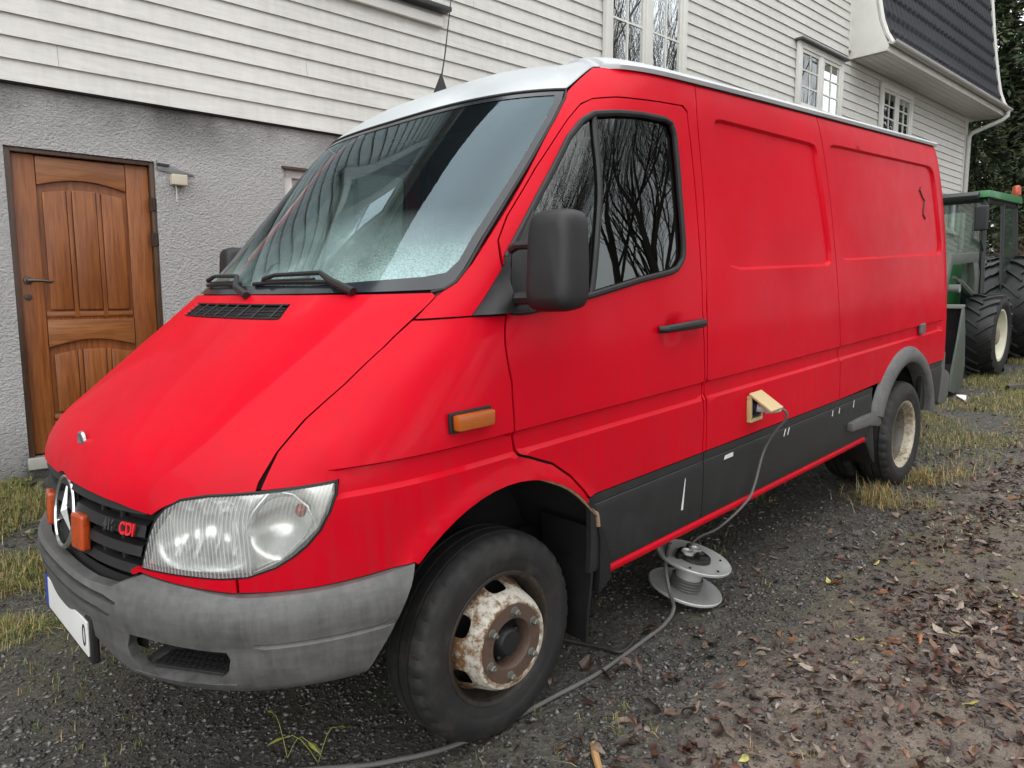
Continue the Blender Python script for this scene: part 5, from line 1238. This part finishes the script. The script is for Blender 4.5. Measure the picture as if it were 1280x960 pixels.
for sx in (1,-1):
    MB().add([(sx*(CW+.004),CY0+.03,.66),(sx*(CW+.004),.98,.66),(sx*(CW+.004),1.22,.98),(sx*(CW-.036),1.20,CZ1-.02),(sx*(CW-.036),CY0+.09,CZ1-.02)],[(0,1,2,3,4)]).build('cab_door_glass',TG,cab)
    MB().add([(sx*(CW+.004),1.28,1.0),(sx*(CW+.004),CY1-.03,1.27),(sx*(CW-.036),CY1-.1,CZ1-.02),(sx*(CW-.036),1.25,CZ1-.02)],[(0,1,2,3)]).build('cab_side_glass',TG,cab)
    MB().prism([(1.16,.62),(1.18,.9),(1.38,1.24),(1.9,1.40),(2.45,1.25),(2.5,1.15),(1.95,1.34),(1.42,1.18),(1.26,.9),(1.26,.62)],sx*.50,sx*.93).build('mudguard',TRDARK,tr,bevel=.01)
MB().add([(-CW,CY1-.0,1.27),(CW,CY1-.0,1.27),(CW-.04,CY1-.07,CZ1),(-CW+.04,CY1-.07,CZ1)],[(0,1,2,3)]).build('cab_rear_glass',TG,cab)
MB().prism([(1.25,.75),(1.5,.75),(1.62,1.45),(1.5,1.47),(1.4,1.0),(1.2,.95)],-.24,.24).build('tractor_seat',TRDARK,cab,bevel=.04)
MB().tube([(.19*math.cos(2*PI*i/24),.78+.08*math.sin(2*PI*i/24),1.26+.17*math.sin(2*PI*i/24)) for i in range(25)],.014,6,False).tube([(0,.78,1.26),(0,.5,.9)],.025,6).build('tractor_steering_wheel',TRDARK,cab,smooth=True)
mm=MB().tube([(CW-.01,CY0-.0,CZ1-.10),(CW+.0,CY0-.18,CZ1-.06),(CW+.0,CY0-.20,CZ1-.50),(CW-.01,CY0-.02,CZ1-.62)],.012,6).build('mirror_bracket',TRDARK,cab,smooth=True)
rbox('cab_mirror',(CW+.0,CY0-.22,CZ1-.24),(.15,.05,.30),.03,TRDARK,mm)
bc=MB().lathe([(0,.05),(.03,.055),(.11,.05),(.135,.03),(.14,.001)],'Z',(CW-.02,CY1-.12,CZ1+.14),16).build('beacon',ORANGE,cab,smooth=True)
# loader: two arms, uprights, bucket low at the front
for sx in (1,-1):
    x0=sx*.50
    MB().prism([(.28,.72),(.28,1.22),(.05,1.48),(-.06,1.48),(-.06,1.38),(.06,1.16),(.06,.72)],x0-.04,x0+.04).build('loader_post',LOADER,tr,bevel=.008)
    MB().prism([(.16,1.36),(.16,1.48),(-.95,1.44),(-1.46,.5),(-1.46,.3),(-1.34,.3),(-.90,1.32)],x0-.045,x0+.045).build('loader_arm',LOADER,tr,bevel=.008)
    MB().tube([(x0,.1,.95),(x0,-.45,1.12)],.045,8).tube([(x0,-.45,1.12),(x0,-.66,1.18)],.022,8).build('loader_ram',LOADER,tr,smooth=True)
MB().tube([(-.54,-.55,1.05),(.54,-.55,1.05)],.05,10).build('loader_cross_tube',LOADERL,tr,smooth=True)
bk=empty('bucket',(0,-1.52,.0),parent=tr)
BW=.84
side_=[(-.34,.02),(-.18,-.02),(.10,.02),(.16,.25),(.10,.62),(.02,.88),(-.02,.88),(-.14,.55),(-.30,.20)]
for sx in (1,-1): MB().prism(side_,sx*BW,sx*(BW-.02)).build('bucket_side',LOADER,bk,bevel=.003)
MB().add([(-BW,-.34,.02),(BW,-.34,.02),(BW,-.18,-.02),(-BW,-.18,-.02),(BW,.10,.02),(-BW,.10,.02),(BW,.16,.25),(-BW,.16,.25),(BW,.10,.62),(-BW,.10,.62),(BW,.02,.88),(-BW,.02,.88)],[(0,1,2,3),(3,2,4,5),(5,4,6,7),(7,6,8,9),(9,8,10,11)]).build('bucket_shell',simple('dark_worn_steel',(.02,.02,.022),.5,.3),bk)
MB().box(-BW,BW,-.03,.03,.86,.90).build('bucket_lip',LOADERL,bk,bevel=.004)

# ------------------------------------------------------------ conifers and brush beyond the house and tractor
def conifer_mesh(name,h,r,n,seed,pal):
    g=np.random.default_rng(seed); t=1-np.sqrt(g.random(n)); t=np.clip(t*1.02,0,.99); z=h*t
    az=g.uniform(0,2*PI,n); lump=.78+.30*np.sin(az*5+z*1.7)*np.sin(z*2.3+az*2)+.12*np.sin(az*11+z*4)
    rr=r*(1-t)**.75*lump*(.55+.45*g.random(n)**.35)+.05
    c=np.stack([rr*np.cos(az),rr*np.sin(az),z+.15],1)
    k=4; s=g.uniform(.05,.13,n)*(1-.3*t)
    d=np.stack([np.cos(az),np.sin(az),g.uniform(-.9,.5,n)],1)+g.normal(0,.45,(n,3)); d/=np.linalg.norm(d,axis=1,keepdims=True)
    q=np.cross(d,g.normal(0,1,(n,3))); q/=np.linalg.norm(q,axis=1,keepdims=True)
    P=np.stack([c-d*s[:,None],c+q*s[:,None]*.38,c+d*s[:,None]*1.3,c-q*s[:,None]*.38],1)
    cols=np.array(pal)[g.integers(0,len(pal),n)]*g.uniform(.55,1.4,(n,1))
    return P,cols
PALC=[(.020,.042,.012),(.034,.060,.018),(.05,.075,.022),(.016,.030,.011),(.06,.060,.022)]
FOL=attr_mat('conifer_foliage',.65,nscale=4); BARK=simple('dark_bark',(.05,.038,.03),.9,0,.3,14,.4)
P0,c0=conifer_mesh('crown',10,2.4,52000,1,PALC); P1_,c1=conifer_mesh('crown',7,1.9,30000,2,PALC)
meshes=[]
for (P,c) in ((P0,c0),(P1_,c1)):
    o=soup('crown',P,[(0,1,2,3)],FOL,c); meshes.append(o.data); bpy.data.objects.remove(o)
def conifer(x,y,k,s,rz,label):
    e=empty('conifer_tree',(x,y,gh(x,y)-.3),(0,0,rz)); e.scale=(s,s,s); tag(e,label,'tree',group='conifers behind the house')
    o=bpy.data.objects.new('crown',meshes[k]); COL.objects.link(o); o.parent=e
    MB().tube([(0,0,-.3),(.05,0,2),(0,.05,5),(0,0,8 if k==0 else 5.5)],[.22,.18,.11,.03],10).build('trunk',BARK,e,smooth=True)
for a in ((-4.3,26.0,0,1.35,.3,'tall dark conifer directly behind the house corner and downpipe'),(-1.2,25.0,0,1.25,1.9,'tall dark conifer at the right edge above the tractor roof'),(-2.9,21.5,1,.92,2.7,'shorter lighter green conifer in front of the tall ones beside the downpipe'),(1.6,27,0,1.2,4.0,'tall dark conifer further right behind the brambles'),(-7.6,29,0,1.6,.9,'tallest dark conifer hidden mostly behind the roof edge'),(4.6,29,0,1.1,5,'dark conifer farthest to the right beyond the brambles')): conifer(*a)
# tangled brush
def twig_mesh(n,w_,d_,h_,seed,segs=5,r0=.012,leafy=0):
    g=random.Random(seed); b=MB()
    for i in range(n):
        p=Vector((g.uniform(-w_,w_)*.8,g.uniform(-d_,d_)*.8,0)); d=Vector((g.gauss(0,.35),g.gauss(0,.35),1)).normalized(); L=h_*g.uniform(.5,1.1)/segs; pts=[p.copy()]
        for s_ in range(segs): d=(d+Vector((g.gauss(0,.28),g.gauss(0,.28),g.gauss(-.10,.2)))).normalized(); p=p+d*L; pts.append(p.copy())
        b.tube(pts,[r0*(1-.8*j/segs) for j in range(segs+1)],3,False)
        for q in range(3):
            j=g.randrange(1,segs); p2=pts[j].copy(); dd=Vector((g.gauss(0,1),g.gauss(0,1),g.gauss(.2,.6))).normalized(); b.tube([p2,p2+dd*L*.8,p2+dd*L*1.3+Vector((0,0,-.04))],[r0*.45,r0*.3,r0*.15],3,False)
    return b
BRK=simple('dark_brush',(.035,.024,.02),.85,0,.4,6); BRL=simple('brown_brush',(.10,.055,.04),.85,0,.4,6)
for j,(x,y,w_,d_,h_,n,m,lb) in enumerate(((1.55,13.0,1.1,.8,1.5,420,BRK,'dark leafless bramble thicket right behind the tractor wheels'),(3.6,13.6,1.2,.8,1.7,340,BRK,'dark bramble thicket farther right beyond the pipe'),(-.1,16.5,.9,.9,2.9,420,BRL,'reddish brown leafless shrub behind the tractor cab'))):
    e=empty('bramble_bush',(x,y,gh(x,y)-.05)); tag(e,lb,'bush'); twig_mesh(n,w_,d_,h_,j+5).build('bramble_stems',m,e)
# ------------------------------------------------------------ bare trees on the far side of the drive (they mirror in the side windows)
def bare_tree(seed,h=12.5):
    g=random.Random(seed); b=MB()
    def grow(p,d,L,r,lv):
        n=4; pts=[p.copy()]; rs_=[r]
        for i in range(n): d=(d+Vector((g.gauss(0,.10),g.gauss(0,.10),.05))).normalized(); p=p+d*L/n; pts.append(p.copy()); rs_.append(r*(1-.4*(i+1)/n))
        b.tube(pts,rs_,6 if lv==0 else (4 if lv<3 else 3),False)
        if lv>=5 or len(b.v)>60000: return
        for k in range(3 if lv>0 else 5):
            t=g.uniform(.35,1.0); j=min(n-1,int(t*n)); q=pts[j].lerp(pts[j+1],t*n-j) if j<n else pts[-1]
            a=Vector((g.gauss(0,1),g.gauss(0,1),g.uniform(-.1,.5))).normalized(); nd=(d*.95+a*.50+Vector((0,0,.15))).normalized()
            grow(q,nd,L*g.uniform(.58,.78),rs_[j]*.52,lv+1)
        grow(p,(d+Vector((g.gauss(0,.15),g.gauss(0,.15),.05))).normalized(),L*.72,rs_[-1]*.9,lv+1)
    grow(Vector((0,0,-.2)),Vector((g.gauss(0,.05),g.gauss(0,.05),1)).normalized(),h*.40,.11,0)
    return b
bt=[]
for sd_ in (3,8,15):
    o=bare_tree(sd_).build('branches',BARK,smooth=True,angle=60); bt.append(o.data); bpy.data.objects.remove(o)
tsp=[(9.0+((i*7)%11)*.95+(i%3)*.4,-7+i*.98) for i in range(42)]
for i,(x,y) in enumerate(tsp):
    e=empty('bare_tree',(x,y,gh(x,y)-.2),(0,0,i*1.7)); s_=.9+.35*((i*37)%10)/10; e.scale=(s_,s_,s_*1.1)
    tag(e,'leafless grey tree across the drive, mirrored in the van side window and the house windows','tree',group='bare trees across the drive')
    o=bpy.data.objects.new('branches',bt[i%3]); COL.objects.link(o); o.parent=e
